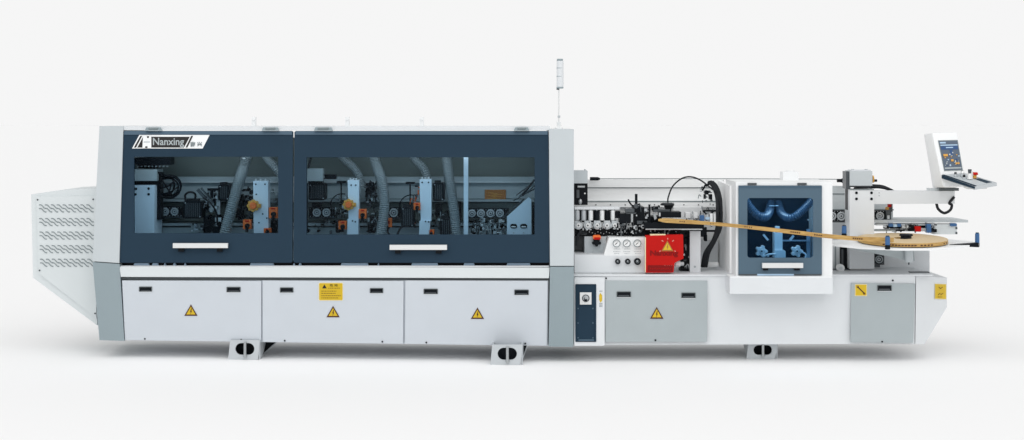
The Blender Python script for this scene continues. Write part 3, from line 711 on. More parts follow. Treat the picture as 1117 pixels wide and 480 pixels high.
# gauge panel
YG = 0.26
c = B('bright_white'); c.poly([(664.2, 259), (704.4, 259), (704.4, 279.4), (658.2, 279.4)], YG+0.02, 0.25, 0.003)
c.m('white_paint').poly([(626.6, 277.8), (658, 277.8), (660, 279.2), (705, 279.2), (705, 297.6), (626.6, 297.6)], YG, 0.3, 0.003)
c.m('slot_grey')
for gx in (672.6, 683.7, 695.2):
    for r, wd_ in ((271.6, 6), (274.4, 7.4), (276.4, 5)):
        x = gx-wd_/2
        while x < gx+wd_/2: w = random.uniform(0.5, 1.4); c.m('panel_grey').strip((x, r), (x+w, r), 0.5, YG+0.018); x += w+0.5
gp = c.build('gauge_panel', mach)
for gx in (672.6, 683.7, 695.2):
    c = B('bright_white'); c.cy(gx, 265.4, 3.9, YG-0.004, 0.03, 24); c.m('slot_grey').torus(gx, 265.4, 3.9, 0.42, YG-0.006)
    for a in range(-150, -20, 22): c.m('ink').strip((gx+2.2*math.cos(math.radians(a)), 265.4+2.2*math.sin(math.radians(a))), (gx+3*math.cos(math.radians(a)), 265.4+3*math.sin(math.radians(a))), 0.3, YG-0.0065)
    c.m('ink').strip((gx-1.6, 266.8), (gx+1.0, 264.6), 0.55, YG-0.0075); c.build('pressure_gauge', gp)
for gx, r in ((674, 2.9), (685, 3.0), (695.5, 3.7)):
    c = B('black'); c.cy(gx, 285.5, r, YG-0.045, 0.05, 20); c.m('dark_metal').cy(gx, 285.5, r*0.55, YG-0.052, 0.01, 16); c.m('alu_dull').cy(gx-0.4, 284.8, r*0.2, YG-0.054, 0.01, 8); c.build('regulator_knob', gp)

# feed unit
c = B('black')
c.box(676, 233, 688, 243.5, 0.40, 0.2, 0.005); c.box(671, 230.5, 676.5, 238, 0.45, 0.1); c.box(691.5, 226, 703, 250, 0.42, 0.25, 0.004); c.box(703, 236, 722, 243, 0.42, 0.2)
c.box(719.5, 231.2, 743, 237.4, 0.30, 0.18, 0.004); c.box(711.5, 225.5, 718, 229.5, 0.4, 0.1); c.box(703, 243, 768, 249.2, 0.30, 0.12, 0.004); c.box(672, 243.5, 674.5, 252, .42, .1)
c.box(690, 249, 768, 258.5, 0.42, 0.12, 0.004)
c.box(742, 252, 753, 296, 0.45, 0.12, 0.006)
c.m('dark_metal'); c.box(682.5, 227.6, 692, 231.6, 0.38, 0.15); c.box(683, 232, 694, 233.3, 0.39, 0.1); c.box(713, 228.5, 731, 231.5, 0.36, 0.12); c.box(695, 241, 706, 244.5, 0.37, 0.1)
c.m('steel'); c.cx(704, 766, 250.2, 0.8, 0.29); c.cx(690, 704, 246.5, 1.0, 0.4); c.cz(689.4, 233, 242.5, 1.7, 0.4); c.cy(701.4, 247.2, 2.3, 0.36, 0.05, 16)
c.m('black').cy(701.4, 247.2, 1.1, 0.355, 0.01, 12)
c.m('alu_dull'); c.box(703, 228, 706, 231, .4, .08); c.box(716, 226, 720, 229.5, 0.42, 0.06); c.cz(719.6, 232, 236, 1.1, 0.3); c.poly([(712.4, 233.4), (715, 233), (716.6, 238), (714, 240)], 0.38, 0.04, 0.004)
c.cy(705, 237.5, 1.4, 0.4, 0.03, 12); c.poly([(679, 244.5), (686, 243.6), (684.5, 249), (681.6, 254)], 0.42, 0.05, 0.003)
c.build('feed_unit', mach)
c = B('black'); c.cz(694, 211.5, 227, 1.5, 0.42); c.tube([(685.2, 217.5, .42), (687.6, 222, .42), (691, 224.6, .42), (698, 222.5, .42)], 0.9); c.m('dark_metal').cy(694, 225, 2.6, 0.4, 0.05, 12); c.build('clamp_lever', mach); c = B('black'); c.cz(708.4, 223, 240, 1.2, 0.38, 1.0); c.cz(708.4, 238, 243, 2.6, 0.38)
c.build('clamp_lever', mach)
c = B('rubber'); c.cz(728, 221.8, 224, 7.4, 0.42, 7.8); c.cz(729.5, 224, 227.4, 5.4, 0.42, 4); c.cz(729, 227, 232, 3.4, 0.42)
c.m('dark_metal').cz(728, 221.2, 222.2, 6, 0.42)
c.build('glue_pot', mach)
cluster(672, 243, 704, 256, 0.36, 70, ('black', 'black', 'dark_metal', 'steel', 'alu_dull'), 'small_fittings', 0.8)
cluster(704, 250, 750, 257, 0.36, 34, ('black', 'black', 'dark_metal', 'steel'), 'small_fittings', 0.8)
cluster(742, 256, 752, 292, 0.40, 44, ('black', 'black', 'dark_metal', 'alu_dull'), 'small_fittings', 0.9)
cluster(690, 225, 722, 240, 0.38, 30, ('black', 'dark_metal', 'alu_dull', 'black'), 'small_fittings', 0.8)
cluster(748, 231, 770, 243, 0.5, 16, ('alu_dull', 'dark_metal', 'bright_white'), 'small_fittings', 0.8)
c = B('bright_white'); c.box(735, 226, 766, 243, 0.75, 0.1, 0.004); c.build('cover_plate', mach); c = B('bright_white'); c.box(748, 232, 753, 238, 0.5, 0.1); c.box(757, 232, 761, 238, 0.5, 0.1); c.build('tape_guide', mach); c = B('white_paint'); c.box(752.6, 252, 764.2, 297, 0.38, 0.12, 0.004); c.m('panel_grey').cy(758, 291, 1.2, 0.375, 0.01, 10)
c.build('feed_column', mach)
B('white_paint').box(764, 262, 783, 292, 0.9, 0.06, 0.003).build('cover_plate', mach)
c = B('bright_white'); c.cx(769.5, 783.5, 288.6, 2.9, 0.6); c.build('air_cylinder', mach); c = B('bright_white'); c.cx(736.4, 742, 287.8, 3.2, 0.3); c.m('alu_dull').cx(742, 746, 287.8, 2.2, 0.3); c.build('air_cylinder', mach)

# red cover
YR = 0.17
c = B('red'); c.poly([(704.4, 257.2), (745.2, 256.2), (745.6, 282), (740, 284.6), (736, 287), (734.6, 297.2), (704.2, 297.4)], YR, 0.09, 0.003)
c.m('label_cream').box(709.4, 255.6, 726, 257.2, YR+0.01, 0.05, 0.001); c.poly([(703.8, 259), (704.5, 259), (704.4, 297), (703.8, 297)], YR-0.001, 0.05, 0)
rc = c.build('red_cover', mach)
tri(rc, 728, 269.4, 13.4, 11.6, YR-0.001, rim='plate_brown')
paint('pale_red', (0.62, 0.28, 0.22)); c = B('pale_red')
for a, e in (((728.4, 261.2), (728.4, 259.6)), ((723.6, 263.4), (721.8, 262.2)), ((733.2, 263.4), (735, 262.2)), ((720.6, 273.6), (719.4, 274.4)), ((735.8, 273.6), (737, 274.4))): c.strip(a, e, 0.9, YR-0.003, 0.003)
for k in range(5): c.strip((725+k*2.3+random.random(), 289.6), (725.6+k*2.3, 289.6), 0.5, YR-0.003, 0.003)
c.build('hazard_rays', rc)
c = B('red_dark'); c.text('Nanxing', 709.2, 280.6, 7.4, YR-0.002, wpx=30.5, bold=0.03); c.m('red_dark'); c.poly([(706.4, 289.4), (734.2, 289.4), (733.6, 296.2), (706.4, 296.2)], YR-0.0025, 0.002, 0)
c.m('red')
for k in range(10): c.strip((709+k*2.4, 293+(k % 2)), (710.3+k*2.4, 292.5), 0.5, YR-0.004, 0.002)
c.build('lettering', rc)

# cables of the feed unit
c = B('rubber')
c.tube([(728.5, 221, .42), (729, 215, .42), (734, 203, .45), (744, 194.6, .5), (754, 193, .5), (764, 196.5, .5), (774, 204, .5), (781, 209.5, .5)], 0.85, seg=10)
c.build('air_hose', mach)
c = B('rubber')
for k, (ox, oy) in enumerate(((0, 0), (2.1, .4), (-2.0, .4))):
    c.tube([(775+ox, 198+oy, .6), (780+ox, 204, .55), (783.6+ox, 215, .5), (784.6+ox, 230, .45-.02*k), (784+ox, 248, .42), (779+ox*.6, 262, .42), (771+ox, 276, .45), (768+ox, 291, .5)], 1.75, seg=10)
c.m('black').cyl(W(781.6, 232, .43), W(788.4, 231.6, .43), S(1.6)); c.tube([(770, 203, .6), (776, 200, .6), (784, 209, .6)], 1.4); c.tube([(766, 208, .6), (770, 201, .6)], 1.1)
c.build('cable_bundle', mach)
c = B('black'); c.cy(771, 210, 2.4, 0.6, 0.08, 12); c.box(768, 212, 770, 217, .6, .05); c.box(773.5, 212, 777, 217.5, .6, .05);  c.build('cylinder_fittings', mach); c = B('black'); c.strip((767, 230), (773, 236), 1.6, 0.5, 0.04); c.box(767, 229, 782, 231, 0.52, 0.05); c.strip((773, 236), (779, 230), 1.3, .5, .04)
c.build('cylinder_fittings', mach); c = B('black'); c.box(768, 248, 771, 262, 0.5, 0.05); c.box(764, 251, 780, 253, 0.52, 0.03); c.cz(769.6, 256, 263, 1.8, .5)
c.build('cylinder_fittings', mach); c = B('blue_plastic'); c.box(763.6, 235, 768.4, 241, 0.4, 0.06, 0.006); c.m('bright_white').box(774.6, 233, 777.2, 246, 0.42, 0.05); c.box(778.8, 233, 781.4, 246, 0.42, 0.05); c.m('alu_dull').cz(771.6, 234, 240, 1.6, 0.42)
c.m('pale_blue').box(769.5, 237, 774, 239.5, 0.4, 0.03)
c.build('cylinder_fittings', mach)
cluster(764, 205, 778, 248, 0.62, 26, ('dark_metal', 'alu_dull', 'panel_grey'), 'small_fittings', 0.6)

# ================================================================== right hood
YH = -0.02
c = B('bright_white')
c.ring(rrect(802.8, 198.4, 908, 303, 1.0), rrect(806, 203.5, 896, 300.5, 1.0), YH, 0.03)
# side, top, back walls in metres
def slab(p, q, bev=0.003):
    lo = Vector([min(p[i], q[i]) for i in range(3)]); hi = Vector([max(p[i], q[i]) for i in range(3)])
    f = [Vector((lo.x, lo.y, hi.z)), Vector((hi.x, lo.y, hi.z)), Vector((hi.x, lo.y, lo.z)), Vector((lo.x, lo.y, lo.z))]
    c.prism(f, [v+Vector((0, hi.y-lo.y, 0)) for v in f], bev)
tl, br = W(802.8, 198.4, YH), W(908, 303, YH)
slab((tl.x, YH+0.03, br.z), (tl.x+0.02, YH+0.62, tl.z)); slab((br.x-0.09, YH+0.031, br.z), (br.x, YH+0.62, tl.z))
slab((tl.x+0.021, YH+0.031, tl.z-0.02), (br.x-0.091, YH+0.62, tl.z))
hb = c.build('hood_housing', mach)
c = B('navy'); slab((tl.x+0.021, YH+0.56, br.z+0.02), (br.x-0.091, YH+0.6, tl.z-0.021)); c.build('hood_lining', hb)
c = B('white_paint'); c.box(796, 303.2, 908.3, 320.6, -0.10, 0.26, 0.006); c.m('bright_white').box(796.4, 301.6, 908, 303.3, -0.09, 0.2, 0.002); c.build('hood_tray', hb)
c = B('bright_white'); c.box(854, 187.4, 871, 199, 0.35, 0.15, 0.008); c.cz(862, 186, 187.6, 5, 0.42); c.build('exhaust_port', hb)
c = B('navy_light'); c.ring(rrect(805.6, 202.4, 896.6, 300.4, 0.6, 5), rrect(815.2, 216, 887, 281.2, 3.2, 5), YH-0.018, 0.016)
c.m('navy_edge').box(806.2, 202.8, 896, 205, YH-0.022, 0.01, 0.002)
nh = c.build('safety_hood', mach)
c = B('blue_glass'); c.box(814.4, 215.2, 887.8, 282, YH-0.008, 0.003, 0); c.build('window_pane', nh)
c = B('alu'); c.box(831.6, 287, 876.2, 292.4, YH-0.07, 0.03, 0.010); c.m('black'); c.box(832.6, 290.8, 838, 295, YH-0.045, 0.028); c.box(866.5, 290.8, 872.5, 295, YH-0.045, 0.028); c.build('handle', nh)
c = B('pale_blue'); c.box(826, 298.8, 866, 300.6, YH-0.022, 0.01, 0.001); c.m('dark_metal').box(806, 299, 826, 300.4, YH-0.02, 0.01, 0.001); c.box(866, 299, 896, 300.4, YH-0.02, 0.01, 0.001); c.build('seal_strip', nh)
for x0, x1 in ((815.6, 825.4), (870, 880)):
    B('dark_metal').box(x0, 199.6, x1, 201.8, YH-0.012, 0.012, 0.002).build('hinge', nh)
# inside it: two hanging hoses, a centre column, two buffing heads
for P_ in ([(811, 214, .22), (818, 226, .18), (827, 235, .15), (835, 236.4, .18), (839, 231, .30), (841, 222, .50)],):
    hose(P_, 4.6, name='exhaust_hose', mat='hose_navy')
hose([(849, 222, .50), (852, 232, .30), (859, 237.4, .18), (867, 236, .15), (877, 228, .18), (888, 216, .22)], 4.2, mat='hose_navy')
c = B('bright_white'); c.box(844.8, 254, 853.6, 281, 0.12, 0.1, 0.004); c.box(846, 247, 850.5, 249.4, 0.12, 0.04); c.poly(rrect(845, 273, 857, 284, 2), 0.1, 0.06, 0.006); c.cy(838, 279, 1.2, 0.1, 0.05); c.tube([(833, 280, .12), (838, 277.6, .1), (846, 277, .1)], 1.0); c.build('column', mach)
for x, fl_ in ((831, 1), (869.6, 1)):
    c = B('bright_white')
    c.cy(x, 274.2, 5.0, 0.12, 0.05, 9)
    for a in range(5): c.cy(x+4.8*math.cos(a*1.257), 274.2+4.8*math.sin(a*1.257), 1.9, 0.115, 0.05, 10)
    c.m('alu').cy(x, 274.2, 2.2, 0.10, 0.03, 14); c.m('black').cy(x, 274.2, 0.9, 0.095, 0.01, 10); c.build('buffing_head', mach)
c = B('unit_blue'); c.strip((833, 256), (838, 262), 2, 0.2, 0.03); c.strip((862, 262), (866, 257), 2, 0.2, 0.03)
c.tube([(874, 274, .12), (879, 278, .1), (877, 283, .1), (872, 284, .1)], 0.9); c.m('alu'); c.cy(882, 240, 0.9, 0.1, 0.02, 8); c.cy(885.6, 238, 0.7, 0.1, 0.02, 8)
c.m('pale_blue').strip((839, 224.6), (849, 224.4), 0.6, 0.3, 0.02); c.box(852, 262, 884, 263.2, 0.35, 0.05); c.box(880, 250, 884, 282, 0.4, 0.02)
c.build('scraper_unit', mach)

# ================================================================== right end
c = B('cover_grey'); c.box(907, 203, 928, 228.5, 0.95, 0.1, 0.003); c.m('slot_grey').box(907, 211, 928, 212, 0.945, 0.02, 0); c.box(907, 228.3, 975, 229.6, 0.9, 0.05, 0); c.m('white_paint').box(907, 242, 928, 262, 0.9, 0.1, 0.003)
c.m('cover_grey').box(952, 221, 974, 243, 0.95, 0.06, 0.003)
c.build('rear_panel', mach)
chain(906, 926, 229.5, 242.6, [(907.8, 235.7, 4.8), (917.8, 235.8, 5.0)], 0.70)
chain(953, 972, 229.5, 240.6, [(960, 235.5, 4.6)], 0.72)
c = B('white_paint'); c.box(926.8, 206.6, 953.6, 293, 0.48, 0.2, 0.005); c.m('black')
for x, y in ((934.4, 210.4), (950.8, 210.4), (934.4, 217), (950.8, 217)): c.cy(x, y, 1.5, 0.474, 0.01, 14)
c.m('slot_grey').box(926.9, 206.4, 953.4, 207.4, 0.477, 0.01, 0)
c.build('console_column', mach)
c = B('pillar_grey'); c.box(927, 186.6, 951.6, 202.6, 0.5, 0.2, 0.006); c.m('white_paint').box(929, 185.4, 950, 187, 0.52, 0.16, 0.003); c.m('alu_dull').cz(930, 184.4, 187, 1.6, 0.55); c.cz(944.6, 184.4, 187, 1.6, 0.55)
c.m('dark_metal').box(922.8, 187, 927, 206, 0.52, 0.14, 0.004); c.m('black').box(924.6, 203, 927.2, 229, 0.55, 0.1); c.m('amber').cx(951.4, 953, 195.4, 4.0, 0.6); c.m('black').cx(952.6, 956.6, 197, 1.4, 0.6)
c.m('dark_metal').box(927, 202.4, 950, 204.2, 0.55, 0.1)
c.build('height_motor', mach)
c = B('rubber'); c.tube([(932, 206, .66), (946, 204.6, .72), (958, 204, .72), (967, 205.6, .72), (974, 208.6, .72), (976, 212, .72)], 1.7, seg=10); c.tube([(950, 202, .75), (962, 203, .75), (970, 206, .75)], 1.3); c.build('power_cable', mach)
c = B('white_paint'); c.poly([(953.6, 208.4), (1041.5, 208.4), (1041.5, 222.2), (953.6, 222.6)], 0.50, 0.14, 0.004); c.m('slot_grey').cy(959, 210.4, 0.5, 0.496, 0.005, 8); c.cy(959, 213.6, 0.5, 0.496, 0.005, 8)
c.build('console_arm', mach)
c = B('rubber'); c.tube([(1021.5, 222, .55), (1023.5, 228, .52), (1030, 232.4, .5), (1036.6, 229, .5), (1038.2, 223.6, .5), (1035.6, 221.4, .5), (1041, 214.6, .49)], 1.5, seg=10); c.build('power_cable', mach)
c = B('red'); c.box(969.4, 221, 972.4, 226, .7, .05); c.m('amber').box(967, 226, 969.6, 229, .7, .05); c.m('dark_metal').box(966.6, 229, 971.6, 240, .68, .06); c.box(970.4, 222, 973.4, 231, .74, .05); c.m('alu_dull').box(968, 235, 970.4, 239, .66, .04); c.build('limit_switch', mach)

# outfeed table, guide and its fittings
c = B('pillar_grey'); a = W(954, 240, 0.62); b2 = W(1056, 240, 0.62)
c.prism([a, b2, b2+Vector((-0.03, .4, 0)), a+Vector((0, .4, 0))], [p+Vector((0, 0, -0.022)) for p in (a, b2, b2+Vector((-0.03, .4, 0)), a+Vector((0, .4, 0)))], 0.004)
c.m('cover_grey').box(1019, 244.6, 1044, 255.6, 0.62, 0.12, 0.003); c.m('alu_dull').box(956, 244, 1022, 246, 0.62, 0.1); c.m('panel_grey').box(954, 250.6, 1020, 252.4, 0.6, 0.1)
c.m('dark_metal').box(1042.4, 247.6, 1044.4, 250, 0.615, 0.02); c.box(1042.4, 253, 1044.4, 255.4, 0.615, 0.02)
c.m('blue_plastic').poly(rrect(1036.6, 243.6, 1043.8, 246.8, 1), 0.6, 0.04, 0.003)
c.build('infeed_table', mach)
c = B('black'); c.box(965, 244.4, 1022, 249.6, 0.66, 0.06); c.box(991, 245, 999, 252, 0.58, 0.06); c.box(1016, 250, 1022, 253.4, 0.58, 0.05); c.cx(977, 987, 251.4, 0.8, 0.55)
c.m('blue_plastic'); c.box(970, 244, 974, 247.4, .58, .04); c.box(979, 244, 983, 247.4, .58, .04); c.m('pale_blue').box(974.6, 245, 978.6, 247.6, .58, .04); c.m('blue_plastic').box(1011, 244.4, 1015.8, 254, .54, .05, 0.006)
c.m('red').poly(rrect(998.4, 247, 1004.8, 252.8, 1), 0.54, 0.05, 0.004); c.m('alu_dull').box(1004.8, 249, 1011, 252.4, .57, .04); c.box(984, 246, 991, 249, .57, .04)
c.build('infeed_guide', mach)
cluster(966, 244, 1024, 253, 0.56, 30, ('black', 'dark_metal', 'alu_dull', 'steel'), 'small_fittings', 0.6)

# lower housing behind the coil, bearing, roller
c = B('white_paint'); c.poly([(950, 266), (1014, 266), (1014, 297), (950, 297)], 0.80, 0.15, 0.004); c.m('slot_grey').cy(1003, 272, 0.7, 0.796, 0.01, 8); c.cy(1012, 271, 0.7, 0.796, 0.01, 8); c.build('rear_cabinet', mach)
c = B('dark_metal'); c.box(953.4, 277, 964.6, 289, 0.7, 0.05, 0.006); c.m('black').cy(959, 283, 5.2, 0.67, 0.05, 12); c.m('panel_grey').torus(959, 283, 3.6, 0.7, 0.665); c.m('alu_dull').cy(959, 283, 2.0, 0.65, 0.03, 14); c.m('black').cy(959, 283, 0.8, 0.645, 0.01, 8); c.m('dark_metal').box(954, 288, 960, 291.6, .68, .05); c.build('bearing', mach)
c = B('white_paint'); c.box(908, 262, 916, 297, 0.6, 0.1); c.m('black').box(916.6, 270, 926.4, 297, 0.58, 0.1); c.m('dark_metal').box(918, 272, 920, 294, 0.575, 0.02); c.m('slot_grey').box(911, 266, 912, 296, .59, .02); c.m('dark_metal').box(909, 294, 928, 298, .52, .12); c.build('drive_bracket', mach)
c = B('bright_white'); c.cy(917.4, 292.6, 4.2, 0.44, 0.06, 20); c.m('cover_grey').cy(917.4, 292.6, 1.8, 0.43, 0.02, 14); c.build('roller', mach)
# plates lying on the bed
c = B('alu_dull'); a = W(928, 297.5, 0.35); q = [a, W(1000, 297.8, 0.35), W(996, 293.4, 0.7), W(940, 293.4, 0.7)]
for p in q: p.z = a.z
c.prism(q, [p+Vector((0, 0, -0.012)) for p in q], 0.003); c.m('dark_metal').box(993, 296.6, 1014, 298.4, 0.3, 0.06); c.build('bed_rail', mach)

# tape tray: round plate on a bracket, three guide posts
c = B('bright_white')
ctr = W(984.5, 264.6, 0.22); Rr = 0.46
def disc(c_, r, h, seg=56, sx=1.0):
    return [Vector((c_.x+r*sx*math.cos(2*math.pi*i/seg), c_.y+r*math.sin(2*math.pi*i/seg), c_.z+h)) for i in range(seg)]
# plate outline: disc plus a wing reaching right and one reaching left
zt = ctr.z
outl = []
for a in range(-60, 61, 12): pass
L = [(-0.68, -0.04), (-0.42, -0.30), (-0.15, -0.40), (0.12, -0.40), (0.34, -0.30), (0.62, -0.10), (0.655, 0.0), (0.62, 0.10), (0.34, 0.32), (0.05, 0.42), (-0.3, 0.34), (-0.68, 0.10)]
top = [Vector((ctr.x+x, ctr.y+y, zt+y*math.tan(math.radians(2.6)))) for x, y in L]
c.prism(top, [p+Vector((0, 0, -0.018)) for p in top], 0.004)
tray = c.build('tape_tray', mach)
c = B('panel_grey'); c.poly([(928, 267.6), (996, 268.6), (998, 284.6), (986, 283.4), (928, 271)], 0.2, 0.03, 0.003); c.m('pillar_grey').cz(991.4, 268, 286, 4.6, 0.18); c.m('dark_metal').cz(991.4, 285.6, 289, 1.3, 0.18, 0.6); c.build('tray_bracket', tray)
c = B('black'); c.poly([(1036, 267.2), (1067.4, 264.8), (1067.8, 269.8), (1050, 269)], 0.05, 0.06, 0.003); c.build('wing_stiffener', tray)
def gpost(x, y0, y1, y2, y, r=2.4):
    c = B('blue_plastic'); c.cz(x, y0, y1, r, y, r*1.05, 18); c.m('black').cz(x, y1, y2, r*1.05, y, r*1.1); c.m('navy').cz(x, y0-1, y0+0.4, r*0.75, y)
    c.build('guide_post', tray)
gpost(968.2, 258, 267.2, 272, -0.21, 2.6); gpost(1066, 254.6, 265, 269, 0.16, 2.3); gpost(920.8, 246.6, 254.6, 257.6, 0.1, 2.6)

# ---- control console
def hull(c_, V, faces, bev=0.008):
    t = bmesh.new(); vs_ = [t.verts.new(p) for p in V]
    for f in faces: t.faces.new([vs_[i] for i in f])
    bmesh.ops.recalc_face_normals(t, faces=t.faces); c_._add(t, bev, 3)
c = B('bright_white')
V = [W(1016.5, 144.8, .38), W(1044.5, 144.2, .44), W(1052, 189, .34), W(1056, 203.6, .32), W(1029, 204.6, .26), W(1026, 190, .28),      # front outline
     W(1007.3, 146.3, .62), W(1033, 145.4, .70), W(1042, 190, .66), W(1046, 203.8, .66), W(1017, 204.6, .60), W(1014.8, 190, .60)]
hull(c, V, [(0, 1, 2, 5), (5, 2, 3, 4), (6, 11, 8, 7), (11, 10, 9, 8), (0, 6, 7, 1), (1, 7, 8, 2), (2, 8, 9, 3), (3, 9, 10, 4), (4, 10, 11, 5), (5, 11, 6, 0)], 0.012)
con = c.build('control_console', mach)
def on_front(u, v, e=0.004):   # u 0..1 across the screen, v 0..1 down
    a, b_, c2, d = W(1016.5, 144.8, .38), W(1044.5, 144.2, .44), W(1052, 189, .34), W(1026, 190, .28)
    p = (a*(1-u)+b_*u)*(1-v) + (d*(1-u)+c2*u)*v
    nrm = (b_-a).cross(d-a).normalized()
    if nrm.y > 0: nrm = -nrm
    return p + nrm*e
def patch(c_, u0, v0, u1, v1, e):
    f = [on_front(u0, v0, e), on_front(u1, v0, e), on_front(u1, v1, e), on_front(u0, v1, e)]
    g = [on_front(u0, v0, e-0.002), on_front(u1, v0, e-0.002), on_front(u1, v1, e-0.002), on_front(u0, v1, e-0.002)]
    c_.prism(f, g, 0)
c = B('slot_grey'); patch(c, .17, .19, .95, .93, .003); c.m('screen_bg'); patch(c, .20, .21, .92, .91, .0045)
c.m('pale_blue'); patch(c, .22, .235, .45, .27, .006); patch(c, .22, .30, .9, .325, .006); c.m('screen_blue'); patch(c, .22, .335, .9, .42, .006); c.m('pale_blue'); patch(c, .42, .36, .7, .385, .0072)
c.m('screen_blue'); patch(c, .55, .43, .66, .56, .006); c.m('alu_dull')
for k in range(26):
    u, v = random.uniform(.24, .86), random.uniform(.45, .82); c.m(random.choice(('alu_dull', 'pale_blue', 'amber', 'panel_grey', 'alu_dull', 'screen_blue'))); patch(c, u, v, u+random.uniform(.02, .07), v+random.uniform(.012, .045), .006+k*0.00015)
c.m('amber'); patch(c, .25, .53, .43, .585, .0108); patch(c, .52, .66, .62, .71, .0108); patch(c, .76, .74, .84, .78, .0108); c.m('panel_grey'); patch(c, .22, .85, .9, .885, .006)
c.build('screen', con)
c = B('alu_dull')
K = [W(1027, 191.0, .27), W(1052, 188.6, .33), W(1087.4, 199.2, .02), W(1063, 203.6, -.06)]
dz = Vector((0, 0, -0.028)); c.prism(K, [p+dz for p in K], 0.005)
c.m('navy'); K2 = [W(1027.2, 191.0, .262), W(1063, 203.8, -.072), W(1063, 206, -.07), W(1027.2, 194.6, .262)]; c.prism(K2, [p+Vector((0.006, 0.006, 0)) for p in K2], 0)
c.m('bright_white'); K3 = [W(1050, 203, .25), W(1062, 205.4, -.04), W(1080, 203.6, .03), W(1076, 205.4, .1), W(1054, 206, .2)]
def onk(u, v, e=0.0015):
    p = (K[0]*(1-u)+K[1]*u)*(1-v) + (K[3]*(1-u)+K[2]*u)*v; return p+Vector((0, 0, e))
def kp(c_, u0, v0, u1, v1, e):
    f = [onk(u0, v0, e), onk(u1, v0, e), onk(u1, v1, e), onk(u0, v1, e)]; g = [p-Vector((0, 0, 0.002)) for p in f]; c_.prism(f, g, 0)
c.m('pillar_grey'); kp(c, .06, .04, .94, .96, .002)
c.m('navy'); kp(c, .62, .55, .88, .94, .0035); kp(c, .02, .0, .12, .99, .0035)
c.build('key_panel', con)
for u, v, r, h, mt in ((.3, .22, .012, .02, 'dark_metal'), (.62, .2, .012, .022, 'dark_metal'), (.35, .45, .012, .015, 'black'), (.5, .3, .016, .03, 'alu')):
    c = B('alu_dull'); p = onk(u, v); c.cyl(p, p+Vector((0, 0, h)), r*1.3, r*1.2); c.m(mt).cyl(p+Vector((0, 0, h)), p+Vector((0, 0, h+.02)), r*1.0, r*0.8); c.build('push_button', con)
c = B('alu'); p = onk(.5, .52); c.cyl(p, p+Vector((0, 0, .05)), .028, .022); c.m('dark_metal').cyl(p+Vector((0, 0, .05)), p+Vector((0, 0, .085)), .014, .016); c.m('alu').cyl(p+Vector((0.02, 0, .03)), p+Vector((0.01, 0, .07)), .012, .012); c.build('selector_switch', con)
c = B('amber'); p = onk(.72, .50); c.cyl(p, p+Vector((0, 0, .03)), .02, .022); c.m('red').cyl(p+Vector((0, 0, .03)), p+Vector((0, 0, .052)), .034, .03); c.build('emergency_button', con)
c = B('seam_dark'); c.box(1026, 205.2, 1046, 208.2, 0.50, 0.12, 0.003); c.m('cover_grey').box(1014, 205.4, 1030, 208.2, .54, .1, .003); c.build('swivel_mount', con)
c = B('bright_white'); c.poly([(1052, 204), (1078, 203.2), (1076, 206), (1056, 206.4)], [0.2, 0.05, 0.08, 0.2], 0.06, 0.003); c.build('shelf_support', con)

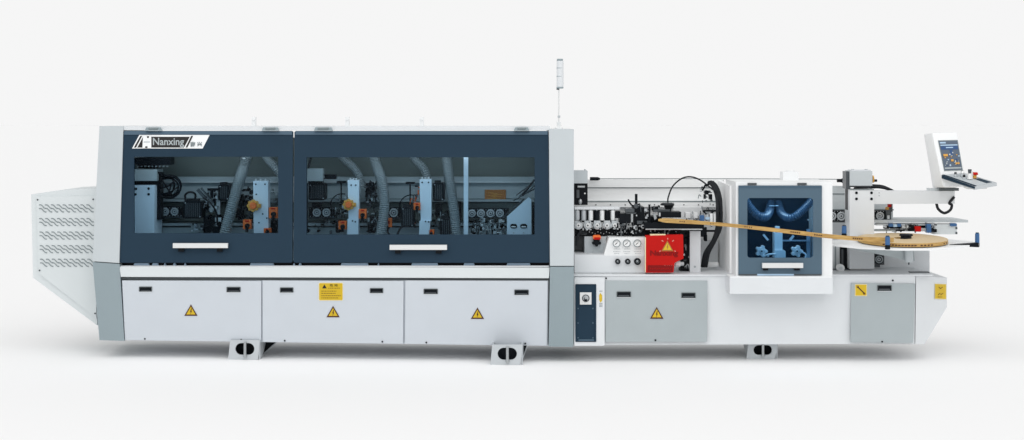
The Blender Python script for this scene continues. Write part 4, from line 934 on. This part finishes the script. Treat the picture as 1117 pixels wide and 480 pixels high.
# ================================================================== edge tape: coil and the strip that runs into the feed
tape = empty('edge_tape', tuple(W(984.5, 263.8, 0.22)))
tape['label'] = 'coil of wood coloured edge tape on the tray, its strip crossing the blue window'
tape['category'] = 'edge tape'
c0 = Vector(tape['_o']); RC = 0.375
c = B('tape'); hgt = 0.032
TILT = math.radians(2.6)
rin = 0.07
def rg(r, z): return [Vector((c0.x+r*math.cos(2*math.pi*i/96), c0.y+r*math.sin(2*math.pi*i/96), c0.z+z+r*math.sin(2*math.pi*i/96)*math.tan(TILT))) for i in range(96)]
c.loops([rg(RC, 0.002), rg(RC, hgt)], cap=False)
c.m('coil_face').loops([rg(RC, hgt), rg(RC-.02, hgt+.003), rg(rin, hgt+.0)], cap=False)
c.m('tape').loops([rg(rin, hgt), rg(rin, .002)], cap=False)
c.m('ink_brown')
for a in list(range(-128, -86, 4)) + list(range(-80, -60, 5)) + [-40, -32]:
    r_ = math.radians(a); w = math.radians(1.4); P = [Vector((c0.x+(RC+.002)*math.cos(r_+s_), c0.y+(RC+.002)*math.sin(r_+s_), c0.z+z+RC*math.sin(r_)*math.tan(TILT))) for s_, z in ((-w, .008), (w, .010), (w, .020), (-w, .020))]
    c.prism(P, [p+Vector((0, .002, 0)) for p in P], 0)
c.build('coil', tape)
c = B('black'); p = c0+Vector((0.03, 0, 0.0)); c.cyl(p, p+Vector((0, 0, .06)), .05, .045); c.cyl(p+Vector((0, 0, .05)), p+Vector((0, 0, .068)), .058, .054, seg=6); c.build('hub', tape)
# strip: thin ribbon standing on edge
ctrl = [(975, 261.8, -.15, 5.6), (940, 260.6, -.17, 5.4), (905, 257.8, -.18, 5.2), (870, 253.8, -.17, 5.0), (830, 249.2, -.15, 4.6), (795, 245.6, -.05, 4.4), (765, 243, .08, 4.4), (742, 241.4, .16, 5.6), (726, 240.4, .2, 5.8), (718, 240, .22, 2.4)]
P = spline([W(a, b_, y) for a, b_, y, h_ in ctrl], 10); HH = [h_ for *_, h_ in ctrl]
c = B('tape'); th = Vector((0, .003, 0)); rings = []
for i, p in enumerate(P):
    q = i/10; k = min(int(q), len(HH)-2); f = q-k; h_ = S(HH[k]*(1-f)+HH[k+1]*f)*0.43
    rings.append([p+Vector((0, 0, h_)), p+Vector((0, 0, -h_)), p+Vector((0, 0, -h_))+th, p+Vector((0, 0, h_))+th])
c.loops(rings)
c.m('ink_brown')
for x0, n_ in ((812, 4), (820, 0), (862, 5), (888, 4), (930, 5), (775, 2), (741, 3)):
    for k in range(n_):
        px = x0+k*2.3
        best = min(range(len(P)), key=lambda i: abs(P[i].x - (px-CX)*(D+P[i].y)/F)); p = P[best]; nx = P[min(best+1, len(P)-1)]; pv = P[max(best-1, 0)]
        X = (px-CX)*(D+p.y)/F; t_ = (X-pv.x)/((nx.x-pv.x) or 1); z = pv.z+(nx.z-pv.z)*t_; y_ = pv.y+(nx.y-pv.y)*t_
        f_ = [Vector((X, y_-.004, z+.004)), Vector((X+S(1.6), y_-.004, z+.005)), Vector((X+S(1.3), y_-.004, z-.006)), Vector((X+.002, y_-.004, z-.006))]
        c.prism(f_, [v+Vector((0, .002, 0)) for v in f_], 0)
c.build('strip', tape)

for o in bpy.data.objects:
    if '_o' in o.keys(): del o['_o']
